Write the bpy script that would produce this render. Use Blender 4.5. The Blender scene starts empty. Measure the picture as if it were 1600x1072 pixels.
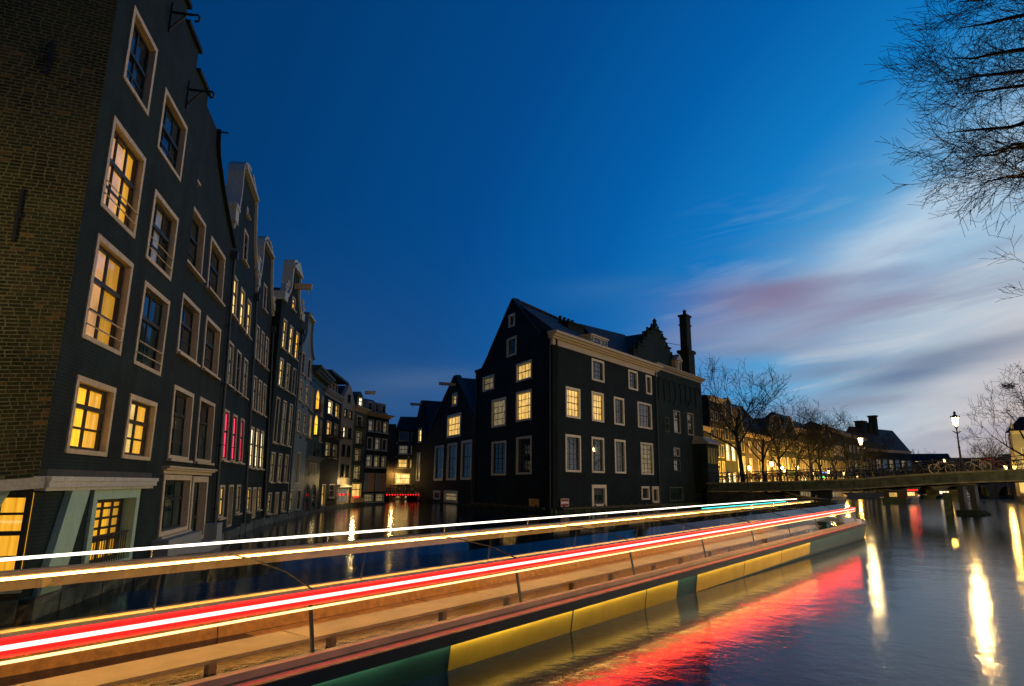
import bpy, bmesh, math, random
from mathutils import Matrix, Vector, Euler
R = math.radians
random.seed(11)
SC = bpy.context.scene
COL = SC.collection

# ------------------------------------------------------------------ camera, world, sun, exposure
EYE = 2.2
PITCH = R(12.4); SA = 0.011; CA = math.sqrt(1 - SA * SA)
fwd = Vector((0, math.cos(PITCH), math.sin(PITCH))); r0 = Vector((1, 0, 0)); u0 = Vector((0, -math.sin(PITCH), math.cos(PITCH)))
rt = CA * r0 + SA * u0; up = CA * u0 - SA * r0
cam_data = bpy.data.cameras.new('camera'); cam = bpy.data.objects.new('camera', cam_data); COL.objects.link(cam)
cam.matrix_world = Matrix(((rt.x, up.x, -fwd.x, 0), (rt.y, up.y, -fwd.y, 0), (rt.z, up.z, -fwd.z, EYE), (0, 0, 0, 1)))
cam_data.sensor_fit = 'HORIZONTAL'; cam_data.sensor_width = 36.0; cam_data.lens = 36.0 * 1000 / 1600
cam_data.clip_end = 6000; cam_data.clip_start = 0.05
SC.camera = cam

SUN_AZ = 52.0     # compass direction of the afterglow, measured from +Y towards +X
SKY_GAIN = 1.0
world = bpy.data.worlds.new('World'); SC.world = world; world.use_nodes = True
def build_world():
    nt = world.node_tree; nt.nodes.clear(); N = nt.nodes.new; L = nt.links.new
    def m(op, a, b=None, c=None, clamp=False):
        n = N('ShaderNodeMath'); n.operation = op; n.use_clamp = clamp
        for i, v in enumerate((a, b, c)):
            if v is None: continue
            if isinstance(v, (int, float)): n.inputs[i].default_value = v
            else: L(v, n.inputs[i])
        return n.outputs[0]
    tc = N('ShaderNodeTexCoord'); gen = tc.outputs['Generated']
    sx = N('ShaderNodeSeparateXYZ'); L(gen, sx.inputs[0]); x, y, z = sx.outputs
    s = Vector((math.sin(R(SUN_AZ)) * math.cos(R(-6)), math.cos(R(SUN_AZ)) * math.cos(R(-6)), math.sin(R(-6))))
    dp = N('ShaderNodeVectorMath'); dp.operation = 'DOT_PRODUCT'; L(gen, dp.inputs[0]); dp.inputs[1].default_value = s
    theta = m('MULTIPLY', m('ARCCOSINE', dp.outputs['Value']), 180 / math.pi)
    el = m('MULTIPLY', m('ARCSINE', z), 180 / math.pi)
    az = m('MULTIPLY', m('ARCTAN2', x, y), 180 / math.pi)
    # glow round the sunset point
    cr = N('ShaderNodeValToRGB'); L(m('DIVIDE', theta, 180.0), cr.inputs[0]); e = cr.color_ramp.elements
    stops = [(8, (.66, .52, .46)), (17, (.60, .51, .49)), (22, (.52, .56, .62)), (28, (.28, .48, .67)), (34, (.07, .33, .64)), (41, (.004, .19, .54)),
             (50, (.0, .108, .385)), (62, (.0, .063, .25)), (80, (.0, .041, .16)), (110, (.0, .027, .105)), (180, (.0, .022, .085))]
    e[0].position = stops[0][0] / 180; e[0].color = (*stops[0][1], 1); e[1].position = 1; e[1].color = (*stops[-1][1], 1)
    for t, c in stops[1:-1]:
        q = e.new(t / 180); q.color = (*c, 1)
    sky = cr.outputs[0]
    def mix(a, b, f, typ='MIX'):
        n = N('ShaderNodeMix'); n.data_type = 'RGBA'; n.blend_type = typ
        if isinstance(f, (int, float)): n.inputs[0].default_value = f
        else: L(f, n.inputs[0])
        for sock, v in ((n.inputs[6], a), (n.inputs[7], b)):
            if isinstance(v, tuple): sock.default_value = (*v, 1)
            else: L(v, sock)
        return n.outputs[2]
    # paler band of air along the horizon
    hz = m('POWER', m('SUBTRACT', 1.0, m('DIVIDE', m('MAXIMUM', el, 0.0), 26.0), clamp=True), 2.2)
    sky = mix(sky, (.045, .115, .22), m('MULTIPLY', hz, m('MULTIPLY', m('SUBTRACT', theta, 34.0), .02, clamp=True), clamp=True))
    # drifting cloud streaks
    nz = N('ShaderNodeTexNoise'); nz.inputs['Scale'].default_value = 2.2; nz.inputs['Detail'].default_value = 4; nz.inputs['Roughness'].default_value = .5
    mp = N('ShaderNodeMapping'); mp.inputs['Scale'].default_value = (.9, .9, 6.0); mp.inputs['Rotation'].default_value = (0, R(-14), 0); L(gen, mp.inputs[0]); L(mp.outputs[0], nz.inputs['Vector'])
    w = m('SUBTRACT', nz.outputs[0], .5)
    def blob(a0, e0, sa, se, k, amt):
        da = m('SUBTRACT', az, a0); de = m('SUBTRACT', el, e0)
        de = m('ADD', m('SUBTRACT', de, m('MULTIPLY', da, k)), m('MULTIPLY', w, se * 3.2))
        qa = m('POWER', m('ABSOLUTE', m('DIVIDE', m('ADD', da, m('MULTIPLY', w, sa * 1.2)), sa)), 2.0); qe = m('POWER', m('ABSOLUTE', m('DIVIDE', de, se)), 2.0)
        return m('MULTIPLY', m('EXPONENT', m('MULTIPLY', m('ADD', qa, qe), -1.0)), amt, clamp=True)
    sky = mix(sky, (.60, .71, .80), blob(34, 20.0, 13, 3.0, .50, .7)); sky = mix(sky, (.60, .64, .68), blob(33, 13.0, 9, 2.0, .12, .45))
    cv = N('ShaderNodeCombineXYZ'); L(m('MULTIPLY', az, .055), cv.inputs[0]); L(m('SUBTRACT', m('MULTIPLY', el, .34), m('MULTIPLY', az, .045)), cv.inputs[1])
    n5 = N('ShaderNodeTexNoise'); n5.inputs['Scale'].default_value = 1.5; n5.inputs['Detail'].default_value = 5; n5.inputs['Roughness'].default_value = .55; n5.inputs['Distortion'].default_value = .35; L(cv.outputs[0], n5.inputs['Vector'])
    near = m('MULTIPLY', m('SUBTRACT', 47.0, theta), .06, clamp=True); low = m('MULTIPLY', m('SUBTRACT', 27.0, el), .08, clamp=True); area = m('MULTIPLY', near, low)
    dk = m('MULTIPLY', m('MULTIPLY', m('SUBTRACT', n5.outputs[0], .50), 7.0, clamp=True), m('MULTIPLY', area, .36))
    lt = m('MULTIPLY', m('MULTIPLY', m('SUBTRACT', .46, n5.outputs[0]), 7.0, clamp=True), m('MULTIPLY', area, .40))
    sky = mix(sky, (.20, .23, .36), dk); sky = mix(sky, (.70, .70, .72), lt)
    sky = mix(sky, (.215, .155, .27), blob(23.0, 15.6, 7.5, 2.1, .05, .85)); sky = mix(sky, (.26, .21, .33), blob(31, 14.2, 6.0, 1.2, .18, .6)); sky = mix(sky, (.27, .27, .40), blob(17, 13.2, 4.0, 1.0, .1, .5))
    sky = mix(sky, (.17, .20, .34), blob(22, 11.6, 8, 1.2, .02, .6))
    sky = mix(sky, (.10, .16, .29), blob(32, 8.4, 5.0, 1.0, .16, .8))
    sky = mix(sky, (.15, .20, .32), blob(27, 9.4, 4.0, .8, .1, .55))
    sky = mix(sky, (.12, .17, .28), blob(36, 10.0, 6.0, .75, .12, .6))
    sky = mix(sky, (.22, .22, .30), blob(26, 6.0, 7.0, .8, .1, .5))
    sky = mix(sky, (.07, .14, .28), blob(-9, 8.2, 6.5, 1.5, .10, .55))
    sky = mix(sky, (.03, .16, .40), blob(10, 17.5, 6.0, 1.3, .12, .5))
    ns = N('ShaderNodeTexSky'); ns.sky_type = 'NISHITA'; ns.sun_disc = False; ns.sun_elevation = R(0.6); ns.sun_rotation = R(SUN_AZ); ns.air_density = 1.6; ns.dust_density = .6; ns.ozone_density = 4
    sky = mix(sky, ns.outputs[0], .012, 'ADD')
    # below the horizon: dark ground colour
    sky = mix(sky, (.004, .008, .012), m('MULTIPLY', m('MULTIPLY', el, -1.0), .5, clamp=True))
    bg = N('ShaderNodeBackground'); L(sky, bg.inputs[0]); bg.inputs[1].default_value = SKY_GAIN
    out = N('ShaderNodeOutputWorld'); L(bg.outputs[0], out.inputs[0])
build_world()

sun_data = bpy.data.lights.new('sun', 'SUN'); sun_data.energy = 0.04; sun_data.angle = R(20); sun_data.color = (1, .9, .84)
sun = bpy.data.objects.new('sun', sun_data); COL.objects.link(sun)
sun.rotation_euler = Vector((-math.sin(R(SUN_AZ)), -math.cos(R(SUN_AZ)), -math.tan(R(5)))).to_track_quat('-Z', 'Y').to_euler()

SC.render.engine = 'CYCLES'
SC.cycles.use_denoising = True
try: SC.cycles.denoiser = 'OPENIMAGEDENOISE'
except Exception: pass
SC.cycles.sample_clamp_indirect = 6.0
SC.cycles.max_bounces = 8; SC.cycles.transparent_max_bounces = 24
SC.cycles.caustics_reflective = False; SC.cycles.caustics_refractive = False
SC.view_settings.view_transform = 'Standard'; SC.view_settings.look = 'None'; SC.view_settings.gamma = 1.0
SC.view_settings.exposure = 0.0

# ------------------------------------------------------------------ materials
MATS = {}
def new_mat(name):
    mt = bpy.data.materials.new(name); mt.use_nodes = True; mt.node_tree.nodes.clear(); MATS[name] = mt
    nt = mt.node_tree; out = nt.nodes.new('ShaderNodeOutputMaterial')
    return mt, nt, nt.nodes.new, nt.links.new, out
def bsdf(nt, out, color=(.1, .1, .1), rough=.7, spec=.3, metal=0.0):
    b = nt.nodes.new('ShaderNodeBsdfPrincipled'); b.inputs['Roughness'].default_value = rough; b.inputs['Specular IOR Level'].default_value = spec
    b.inputs['Metallic'].default_value = metal
    if isinstance(color, tuple): b.inputs['Base Color'].default_value = (*color, 1)
    else: nt.links.new(color, b.inputs['Base Color'])
    nt.links.new(b.outputs[0], out.inputs[0]); return b
def ramp(N, L, fac, stops):
    c = N('ShaderNodeValToRGB'); L(fac, c.inputs[0]); e = c.color_ramp.elements
    e[0].position = stops[0][0]; e[0].color = (*stops[0][1], 1); e[1].position = stops[-1][0]; e[1].color = (*stops[-1][1], 1)
    for p, q in stops[1:-1]:
        k = e.new(p); k.color = (*q, 1)
    return c.outputs[0]
def noise(N, L, vec, scale, detail=4, rough=.6):
    n = N('ShaderNodeTexNoise'); n.inputs['Scale'].default_value = scale; n.inputs['Detail'].default_value = detail; n.inputs['Roughness'].default_value = rough
    if vec is not None: L(vec, n.inputs['Vector'])
    return n.outputs[0]
def mixc(N, L, a, b, f, typ='MIX'):
    n = N('ShaderNodeMix'); n.data_type = 'RGBA'; n.blend_type = typ
    if isinstance(f, (int, float)): n.inputs[0].default_value = f
    else: L(f, n.inputs[0])
    for sock, v in ((n.inputs[6], a), (n.inputs[7], b)):
        if isinstance(v, tuple): sock.default_value = (*v, 1)
        else: L(v, sock)
    return n.outputs[2]
def vmap(N, L, vec, scale=(1, 1, 1), rot=(0, 0, 0), loc=(0, 0, 0)):
    mp = N('ShaderNodeMapping'); mp.inputs['Scale'].default_value = scale; mp.inputs['Rotation'].default_value = rot; mp.inputs['Location'].default_value = loc; L(vec, mp.inputs[0]); return mp.outputs[0]
def bump(N, L, b, h, strength=.4, dist=.02):
    k = N('ShaderNodeBump'); k.inputs['Strength'].default_value = strength; k.inputs['Distance'].default_value = dist; L(h, k.inputs['Height']); L(k.outputs[0], b.inputs['Normal'])

def mat_plain(name, c, rough=.6, spec=.3, var=.35, scale=3.0, metal=0.0, bmp=.15):
    mt, nt, N, L, out = new_mat(name)
    tc = N('ShaderNodeTexCoord').outputs['Object']
    n1 = noise(N, L, tc, scale, 6, .65)
    lo = tuple(v * (1 - var) for v in c); hi = tuple(min(1, v * (1 + var)) for v in c)
    col = ramp(N, L, n1, [(.3, lo), (.7, hi)])
    b = bsdf(nt, out, col, rough, spec, metal)
    if bmp: bump(N, L, b, noise(N, L, tc, scale * 9, 3), bmp, .01)
    return mt
def mat_paint(name, c, rough=.5, dirt=(.12, .11, .08), amount=.55):
    # weathered paint: streaks running down and stains
    mt, nt, N, L, out = new_mat(name)
    tc = N('ShaderNodeTexCoord').outputs['Object']
    n1 = noise(N, L, vmap(N, L, tc, (9, 9, 1.2)), 1.0, 6, .7)
    n2 = noise(N, L, tc, 22, 4, .6)
    f = N('ShaderNodeMath'); f.operation = 'MULTIPLY'; L(n1, f.inputs[0]); L(n2, f.inputs[1])
    fac = ramp(N, L, f.outputs[0], [(.16, (0, 0, 0)), (.42, (amount, amount, amount))])
    oi = N('ShaderNodeObjectInfo').outputs['Random']
    base = mixc(N, L, c, tuple(v * .78 for v in c), oi)
    b = bsdf(nt, out, mixc(N, L, base, dirt, fac), rough, .35)
    bump(N, L, b, n2, .12, .006)
    return mt
def mat_brick(name, c1, c2, mortar, bw=.21, bh=.065, ms=.012, rough=.8, stain=.5, bstr=.5):
    mt, nt, N, L, out = new_mat(name)
    tc = N('ShaderNodeTexCoord').outputs['Object']
    sx = N('ShaderNodeSeparateXYZ'); L(tc, sx.inputs[0])
    ad = N('ShaderNodeMath'); ad.operation = 'ADD'; L(sx.outputs[0], ad.inputs[0]); L(sx.outputs[1], ad.inputs[1])
    cb = N('ShaderNodeCombineXYZ'); L(ad.outputs[0], cb.inputs[0]); L(sx.outputs[2], cb.inputs[1])
    br = N('ShaderNodeTexBrick'); L(cb.outputs[0], br.inputs['Vector']); br.inputs['Scale'].default_value = 1.0
    br.inputs['Brick Width'].default_value = bw; br.inputs['Row Height'].default_value = bh; br.inputs['Mortar Size'].default_value = ms; br.inputs['Mortar Smooth'].default_value = .3
    br.inputs['Color1'].default_value = (*c1, 1); br.inputs['Color2'].default_value = (*c2, 1); br.inputs['Mortar'].default_value = (*mortar, 1)
    n1 = noise(N, L, tc, .55, 6, .7)
    st = ramp(N, L, n1, [(.35, (1 - stain,) * 3), (.68, (1.25, 1.25, 1.25))])
    n3 = noise(N, L, vmap(N, L, tc, (2.2, 2.2, .25)), 1.0, 5, .7)
    st2 = ramp(N, L, n3, [(.4, (.72, .76, .74)), (.62, (1.1, 1.1, 1.1))])
    col = mixc(N, L, mixc(N, L, br.outputs['Color'], st, 1.0, 'MULTIPLY'), st2, 1.0, 'MULTIPLY')
    b = bsdf(nt, out, col, rough, .25)
    iv = N('ShaderNodeMath'); iv.operation = 'SUBTRACT'; iv.inputs[0].default_value = 1; L(br.outputs['Fac'], iv.inputs[1])
    n2 = noise(N, L, tc, 30, 3); ad2 = N('ShaderNodeMath'); ad2.operation = 'MULTIPLY_ADD'; L(n2, ad2.inputs[0]); ad2.inputs[1].default_value = .5; L(iv.outputs[0], ad2.inputs[2])
    bump(N, L, b, ad2.outputs[0], bstr, .012)
    return mt
def mat_brickpiece(name):
    mt, nt, N, L, out = new_mat(name)
    oi = N('ShaderNodeObjectInfo').outputs['Random']; gi = N('ShaderNodeNewGeometry').outputs['Random Per Island']
    a = N('ShaderNodeMath'); a.operation = 'ADD'; L(oi, a.inputs[0]); L(gi, a.inputs[1])
    f = N('ShaderNodeMath'); f.operation = 'FRACT'; L(a.outputs[0], f.inputs[0])
    col = ramp(N, L, f.outputs[0], [(0, (.026, .032, .014)), (.25, (.045, .046, .020)), (.5, (.024, .034, .018)), (.72, (.062, .050, .022)), (.95, (.022, .030, .022)), (.985, (.15, .085, .03)), (1, (.10, .07, .03))])
    tc = N('ShaderNodeTexCoord').outputs['Object']
    wp = N('ShaderNodeNewGeometry').outputs['Position']
    col = mixc(N, L, col, ramp(N, L, noise(N, L, wp, 1.1, 6, .7), [(.34, (.38, .42, .40)), (.5, (.9, .92, .85)), (.66, (1.5, 1.4, 1.2))]), 1.0, 'MULTIPLY')
    b = bsdf(nt, out, mixc(N, L, col, ramp(N, L, noise(N, L, wp, 30, 5, .7), [(.3, (.55, .55, .55)), (.7, (1.3, 1.3, 1.3))]), 1.0, 'MULTIPLY'), .85, .2)
    bump(N, L, b, noise(N, L, wp, 60, 4), .5, .006)
    return mt
def mat_glass_dark(name, tint=(.006, .012, .016), rough=.03):
    mt, nt, N, L, out = new_mat(name)
    tc = N('ShaderNodeTexCoord').outputs['Object']; oi = N('ShaderNodeObjectInfo').outputs['Random']
    v = N('ShaderNodeVectorMath'); v.operation = 'ADD'; L(tc, v.inputs[0]); cb = N('ShaderNodeCombineXYZ'); m9 = N('ShaderNodeMath'); m9.operation = 'MULTIPLY'; m9.inputs[1].default_value = 37; L(oi, m9.inputs[0]); L(m9.outputs[0], cb.inputs[0]); L(cb.outputs[0], v.inputs[1])
    n1 = noise(N, L, vmap(N, L, v.outputs[0], (2.5, 2.5, .6)), 1.0, 3)
    col = ramp(N, L, n1, [(.42, tint), (.62, tuple(q * 3.5 + .004 for q in tint))])
    b = bsdf(nt, out, col, rough, .8); b.inputs['IOR'].default_value = 1.5
    bump(N, L, b, noise(N, L, v.outputs[0], 1.6, 2), .06, .03)
    return mt
def mat_glass_clear(name, tint=(1, 1, 1), gloss=1.0, ior=1.5):
    mt, nt, N, L, out = new_mat(name)
    t = N('ShaderNodeBsdfTransparent'); t.inputs[0].default_value = (*tint, 1)
    g = N('ShaderNodeBsdfGlossy'); g.inputs['Roughness'].default_value = .04; g.inputs[0].default_value = (gloss, gloss, gloss, 1)
    fr = N('ShaderNodeFresnel'); bf = N('ShaderNodeNewGeometry').outputs['Backfacing']
    io = N('ShaderNodeMath'); io.operation = 'MULTIPLY_ADD'; L(bf, io.inputs[0]); io.inputs[1].default_value = 1 / ior - ior; io.inputs[2].default_value = ior; L(io.outputs[0], fr.inputs[0])
    mx = N('ShaderNodeMixShader'); L(fr.outputs[0], mx.inputs[0]); L(t.outputs[0], mx.inputs[1]); L(g.outputs[0], mx.inputs[2]); L(mx.outputs[0], out.inputs[0])
    return mt
def mat_emit(name, c, strength, sample=True):
    mt, nt, N, L, out = new_mat(name)
    e = N('ShaderNodeEmission'); e.inputs[0].default_value = (*c, 1); e.inputs[1].default_value = strength; L(e.outputs[0], out.inputs[0])
    if not sample:
        try: mt.cycles.emission_sampling = 'NONE'
        except Exception: pass
    return mt
def mat_lit(name, c_hi, c_lo, strength, folds=0.0, blotch=1.6, sample=False):
    # a lit room seen through the window: curtains, furniture and lamp light differ from window to window
    mt, nt, N, L, out = new_mat(name)
    tc = N('ShaderNodeTexCoord').outputs['Object']; oi = N('ShaderNodeObjectInfo').outputs['Random']
    m9 = N('ShaderNodeMath'); m9.operation = 'MULTIPLY'; m9.inputs[1].default_value = 53; L(oi, m9.inputs[0])
    cb = N('ShaderNodeCombineXYZ'); L(m9.outputs[0], cb.inputs[0]); L(m9.outputs[0], cb.inputs[2])
    v = N('ShaderNodeVectorMath'); v.operation = 'ADD'; L(tc, v.inputs[0]); L(cb.outputs[0], v.inputs[1])
    n1 = noise(N, L, vmap(N, L, v.outputs[0], (blotch, blotch, blotch * .7)), 1.0, 5, .6)
    if folds:
        n2 = noise(N, L, vmap(N, L, v.outputs[0], (13, 1, .35)), 1.0, 3, .5)
        k = N('ShaderNodeMath'); k.operation = 'MULTIPLY_ADD'; L(n2, k.inputs[0]); k.inputs[1].default_value = folds
        q = N('ShaderNodeMath'); q.operation = 'MULTIPLY'; L(n1, q.inputs[0]); q.inputs[1].default_value = 1 - folds; L(q.outputs[0], k.inputs[2]); n1 = k.outputs[0]
    col = ramp(N, L, n1, [(.32, c_lo), (.48, tuple((a * 1.2 + b) / 2.2 for a, b in zip(c_hi, c_lo))), (.62, c_hi)])
    vr = N('ShaderNodeMath'); vr.operation = 'MULTIPLY_ADD'; L(oi, vr.inputs[0]); vr.inputs[1].default_value = strength * .6; vr.inputs[2].default_value = strength * .55
    b = bsdf(nt, out, (.03, .03, .03), .25, .4); L(col, b.inputs['Emission Color']); L(vr.outputs[0], b.inputs['Emission Strength'])
    if not sample:
        try: mt.cycles.emission_sampling = 'NONE'
        except Exception: pass
    return mt

mat_brick('brick_dark', (.003, .016, .015), (.007, .021, .018), (.015, .034, .029), ms=.013, stain=.65)
mat_brick('brick_dark2', (.006, .016, .014), (.012, .021, .016), (.019, .032, .025))
mat_brick('brick_black', (.002, .012, .013), (.004, .016, .016), (.006, .020, .019), ms=.010, bstr=.5, stain=.8)
mat_brick('brick_brown', (.075, .050, .030), (.11, .07, .038), (.10, .09, .07))
mat_brick('brick_turret', (.005, .019, .017), (.010, .025, .020), (.014, .030, .025))
mat_brick('brick_quay', (.05, .06, .05), (.075, .08, .06), (.05, .06, .05), bw=.42, bh=.16, ms=.02)
mat_brickpiece('brick_piece')
mat_plain('mortar', (.13, .135, .065), .9, .1, .4, 12)
mat_paint('cream', (.66, .56, .36))
mat_paint('cream_lamplit', (.82, .74, .52), amount=.35)  # lighter copy of cream: lamp light on the frames put into the paint colour
mat_paint('cream_far', (.62, .52, .32))
mat_paint('white_stone', (.55, .58, .50), dirt=(.14, .17, .14))
mat_paint('mint', (.42, .66, .50), dirt=(.10, .15, .12), amount=.4)
mat_paint('pale_plaster', (.36, .40, .38), dirt=(.10, .12, .11))
mat_paint('beige_plaster', (.36, .32, .23), dirt=(.14, .13, .10))
mat_paint('grey_plaster', (.16, .23, .23), dirt=(.07, .08, .08))
mat_paint('teal_wood', (.03, .075, .075), dirt=(.02, .03, .03))
mat_paint('shutter_wood', (.62, .36, .18), dirt=(.35, .2, .1))
mat_plain('sash_dark', (.012, .016, .016), .45, .4, .2, 6)
mat_plain('iron', (.012, .014, .014), .5, .4, .3, 9)
mat_plain('pipe', (.03, .045, .045), .5, .4, .3, 9)
mat_plain('roof_tile', (.022, .022, .024), .7, .3, .4, 7, bmp=.5)
mat_plain('roof_lead', (.035, .042, .045), .6, .3, .3, 3)
mat_plain('stone_rough', (.085, .105, .09), .85, .2, .75, 2.6, bmp=.8)
mat_plain('stone_moss', (.05, .075, .04), .9, .2, .7, 3.5, bmp=.7)
mat_plain('concrete', (.20, .20, .13), .8, .2, .5, 1.4, bmp=.4)
mat_plain('girder', (.075, .09, .06), .7, .3, .6, 1.2, bmp=.35)
mat_plain('asphalt', (.05, .05, .05), .85, .2, .3, 5)
mat_plain('cobble', (.06, .056, .05), .85, .2, .5, 6, bmp=.5)
mat_plain('bark', (.022, .026, .026), .9, .1, .4, 8)
mat_plain('rubber', (.012, .012, .012), .7, .2, .2)
mat_plain('timber', (.07, .065, .04), .85, .2, .6, 4, bmp=.5)
mat_plain('boat_green', (.012, .05, .035), .35, .5, .35, 1.5, bmp=.05)
mat_plain('boat_yellow', (.70, .42, .03), .4, .4, .2, 1.0, bmp=.05)
mat_plain('boat_cream', (.46, .37, .22), .45, .4, .2, 2, bmp=0)
mat_plain('boat_dark', (.02, .026, .026), .4, .4, .3, 2, bmp=.05)
mat_plain('seat_fabric', (.52, .27, .065), .8, .2, .3, 8)
mat_plain('deck_wood', (.30, .17, .06), .6, .3, .4, 3)
mat_plain('chrome', (.5, .5, .5), .25, .5, .1, 4, metal=1.0, bmp=0)
mat_plain('bike_frame', (.03, .035, .04), .35, .5, .2, 3, bmp=0)
mat_plain('bike_red', (.35, .03, .02), .35, .5, .2, 3, bmp=0)
mat_plain('bike_pale', (.45, .42, .33), .35, .5, .2, 3, bmp=0)
mat_plain('sign_yellow', (.75, .36, .03), .5, .4, .12, 4, bmp=0)
mat_plain('sign_red', (.30, .03, .025), .5, .4, .15, 4, bmp=0)
mat_plain('sign_white', (.75, .68, .60), .5, .4, .1, 4, bmp=0)
mat_glass_dark('glass_dark'); mat_glass_dark('glass_teal', (.008, .020, .018))
mat_glass_clear('glass_clear'); mat_glass_clear('boat_glass', (.86, .88, .80), .45, 1.35); 
def mat_lantern():
    mt, nt, N, L, out = new_mat('lantern_glass')
    t = N('ShaderNodeBsdfTransparent'); e = N('ShaderNodeEmission'); e.inputs[0].default_value = (1, .66, .26, 1); e.inputs[1].default_value = 3.0
    a = N('ShaderNodeAddShader'); L(t.outputs[0], a.inputs[0]); L(e.outputs[0], a.inputs[1]); L(a.outputs[0], out.inputs[0])
    try: mt.cycles.emission_sampling = 'NONE'
    except Exception: pass
mat_lantern()
mat_lit('lit_amber', (1.0, .53, .03), (.48, .15, .003), 2.2, .5, 1.2, sample=True)
mat_lit('lit_curtain_near', (1.0, .50, .035), (.60, .21, .006), 1.15, .75, 1.0, sample=True)
mat_lit('lit_apricot', (1.0, .52, .20), (.30, .13, .07), 1.1, .3, 1.1)
mat_lit('lit_pale', (1.0, .62, .16), (.30, .14, .02), 1.2, .3, 2.2)
mat_lit('lit_white', (1.0, .90, .55), (.8, .50, .18), 3.2, .35)
mat_lit('lit_yellow', (1.0, .70, .22), (.35, .20, .05), 2.0, .2)
mat_lit('lit_red', (1.0, .04, .09), (.55, .02, .10), 1.9, .4)
mat_lit('lit_pink', (.95, .45, .36), (.45, .16, .12), 1.0, .5)
mat_lit('lit_dim', (.42, .30, .12), (.03, .05, .04), 0.8, .3, 2.4)
mat_lit('lit_curtain', (.50, .42, .30), (.16, .17, .14), 0.42, .6)
mat_emit('led_white', (1, .93, .72), 3.0); mat_emit('led_core', (1, .88, .74), 1.7)
mat_emit('led_warm', (1, .70, .28), 2.2)
mat_emit('led_red', (1, .0008, .0006), 32.0); mat_emit('led_gunwale', (1, .88, .60), 24.0)
mat_emit('led_teal', (.05, .75, .70), 2.5)
mat_emit('cabin_light', (1, .48, .12), 46.0)
mat_emit('table_lamp', (1, .62, .22), 8.0, False)
mat_emit('red_bulb', (1, .015, .015), 3.5, False)
mat_emit('lamp_core', (1, .80, .45), 30.0, False)
mat_emit('lamp_sodium', (1, .55, .06), 26.0, False)
mat_emit('lamp_white', (.85, 1, .95), 16.0, False)
mat_emit('lamp_green', (.1, 1, .35), 6.0, False)
mat_emit('lamp_blue', (.2, .25, 1), 6.0, False)

# ------------------------------------------------------------------ mesh helpers
class MB:
    def __init__(s): s.v = []; s.f = []
    def quad(s, a, b, c, d): i = len(s.v); s.v += [tuple(a), tuple(b), tuple(c), tuple(d)]; s.f.append((i, i + 1, i + 2, i + 3)); return s
    def poly(s, pts): i = len(s.v); s.v += [tuple(p) for p in pts]; s.f.append(tuple(range(i, i + len(pts)))); return s
    def box(s, x0, y0, z0, x1, y1, z1):
        i = len(s.v)
        s.v += [(x0, y0, z0), (x1, y0, z0), (x1, y1, z0), (x0, y1, z0), (x0, y0, z1), (x1, y0, z1), (x1, y1, z1), (x0, y1, z1)]
        for q in ((0, 3, 2, 1), (4, 5, 6, 7), (0, 1, 5, 4), (1, 2, 6, 5), (2, 3, 7, 6), (3, 0, 4, 7)): s.f.append(tuple(i + k for k in q))
        return s
    def hexa(s, p):   # 8 points: bottom 4, top 4
        i = len(s.v); s.v += [tuple(q) for q in p]
        for q in ((0, 3, 2, 1), (4, 5, 6, 7), (0, 1, 5, 4), (1, 2, 6, 5), (2, 3, 7, 6), (3, 0, 4, 7)): s.f.append(tuple(i + k for k in q))
        return s
    def prism(s, pts, y0, y1):   # polygon in xz, extruded along y
        n = len(pts); i = len(s.v)
        s.v += [(x, y0, z) for x, z in pts] + [(x, y1, z) for x, z in pts]
        s.f.append(tuple(range(i, i + n))); s.f.append(tuple(range(i + 2 * n - 1, i + n - 1, -1)))
        for k in range(n):
            j = (k + 1) % n; s.f.append((i + j, i + k, i + n + k, i + n + j))
        return s
    def tube(s, pts, rad, n=6, cap=True):
        pts = [Vector(p) for p in pts]; rads = rad if isinstance(rad, (list, tuple)) else [rad] * len(pts)
        base = len(s.v)
        for k, p in enumerate(pts):
            d = (pts[min(k + 1, len(pts) - 1)] - pts[max(k - 1, 0)])
            d = d.normalized() if d.length > 1e-9 else Vector((0, 0, 1))
            a = d.orthogonal().normalized() if abs(d.z) < .999 else Vector((1, 0, 0))
            if k and abs(a.dot(pa)) < .2: a = (pa - d * pa.dot(d)).normalized()
            elif k: a = (pa - d * pa.dot(d)).normalized()
            pa = a; b = d.cross(a)
            for q in range(n):
                t = 2 * math.pi * q / n; w = p + (a * math.cos(t) + b * math.sin(t)) * rads[k]; s.v.append((w.x, w.y, w.z))
        for k in range(len(pts) - 1):
            for q in range(n):
                j = (q + 1) % n; s.f.append((base + k * n + q, base + k * n + j, base + (k + 1) * n + j, base + (k + 1) * n + q))
        if cap and n > 2:
            s.f.append(tuple(base + q for q in reversed(range(n)))); e = base + (len(pts) - 1) * n; s.f.append(tuple(e + q for q in range(n)))
        return s
    def lathe(s, prof, n=10, c=(0, 0, 0)):
        base = len(s.v)
        for r, z in prof:
            for q in range(n):
                t = 2 * math.pi * q / n; s.v.append((c[0] + r * math.cos(t), c[1] + r * math.sin(t), c[2] + z))
        for k in range(len(prof) - 1):
            for q in range(n):
                j = (q + 1) % n; s.f.append((base + k * n + q, base + k * n + j, base + (k + 1) * n + j, base + (k + 1) * n + q))
        s.f.append(tuple(base + q for q in reversed(range(n)))); e = base + (len(prof) - 1) * n; s.f.append(tuple(e + q for q in range(n)))
        return s
    def mesh(s, name):
        me = bpy.data.meshes.new(name); me.from_pydata(s.v, [], s.f); me.update(); return me
    def build(s, name, mat, parent=None, loc=None, smooth=False):
        return link(name, s.mesh(name), mat, parent, loc, smooth)
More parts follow.
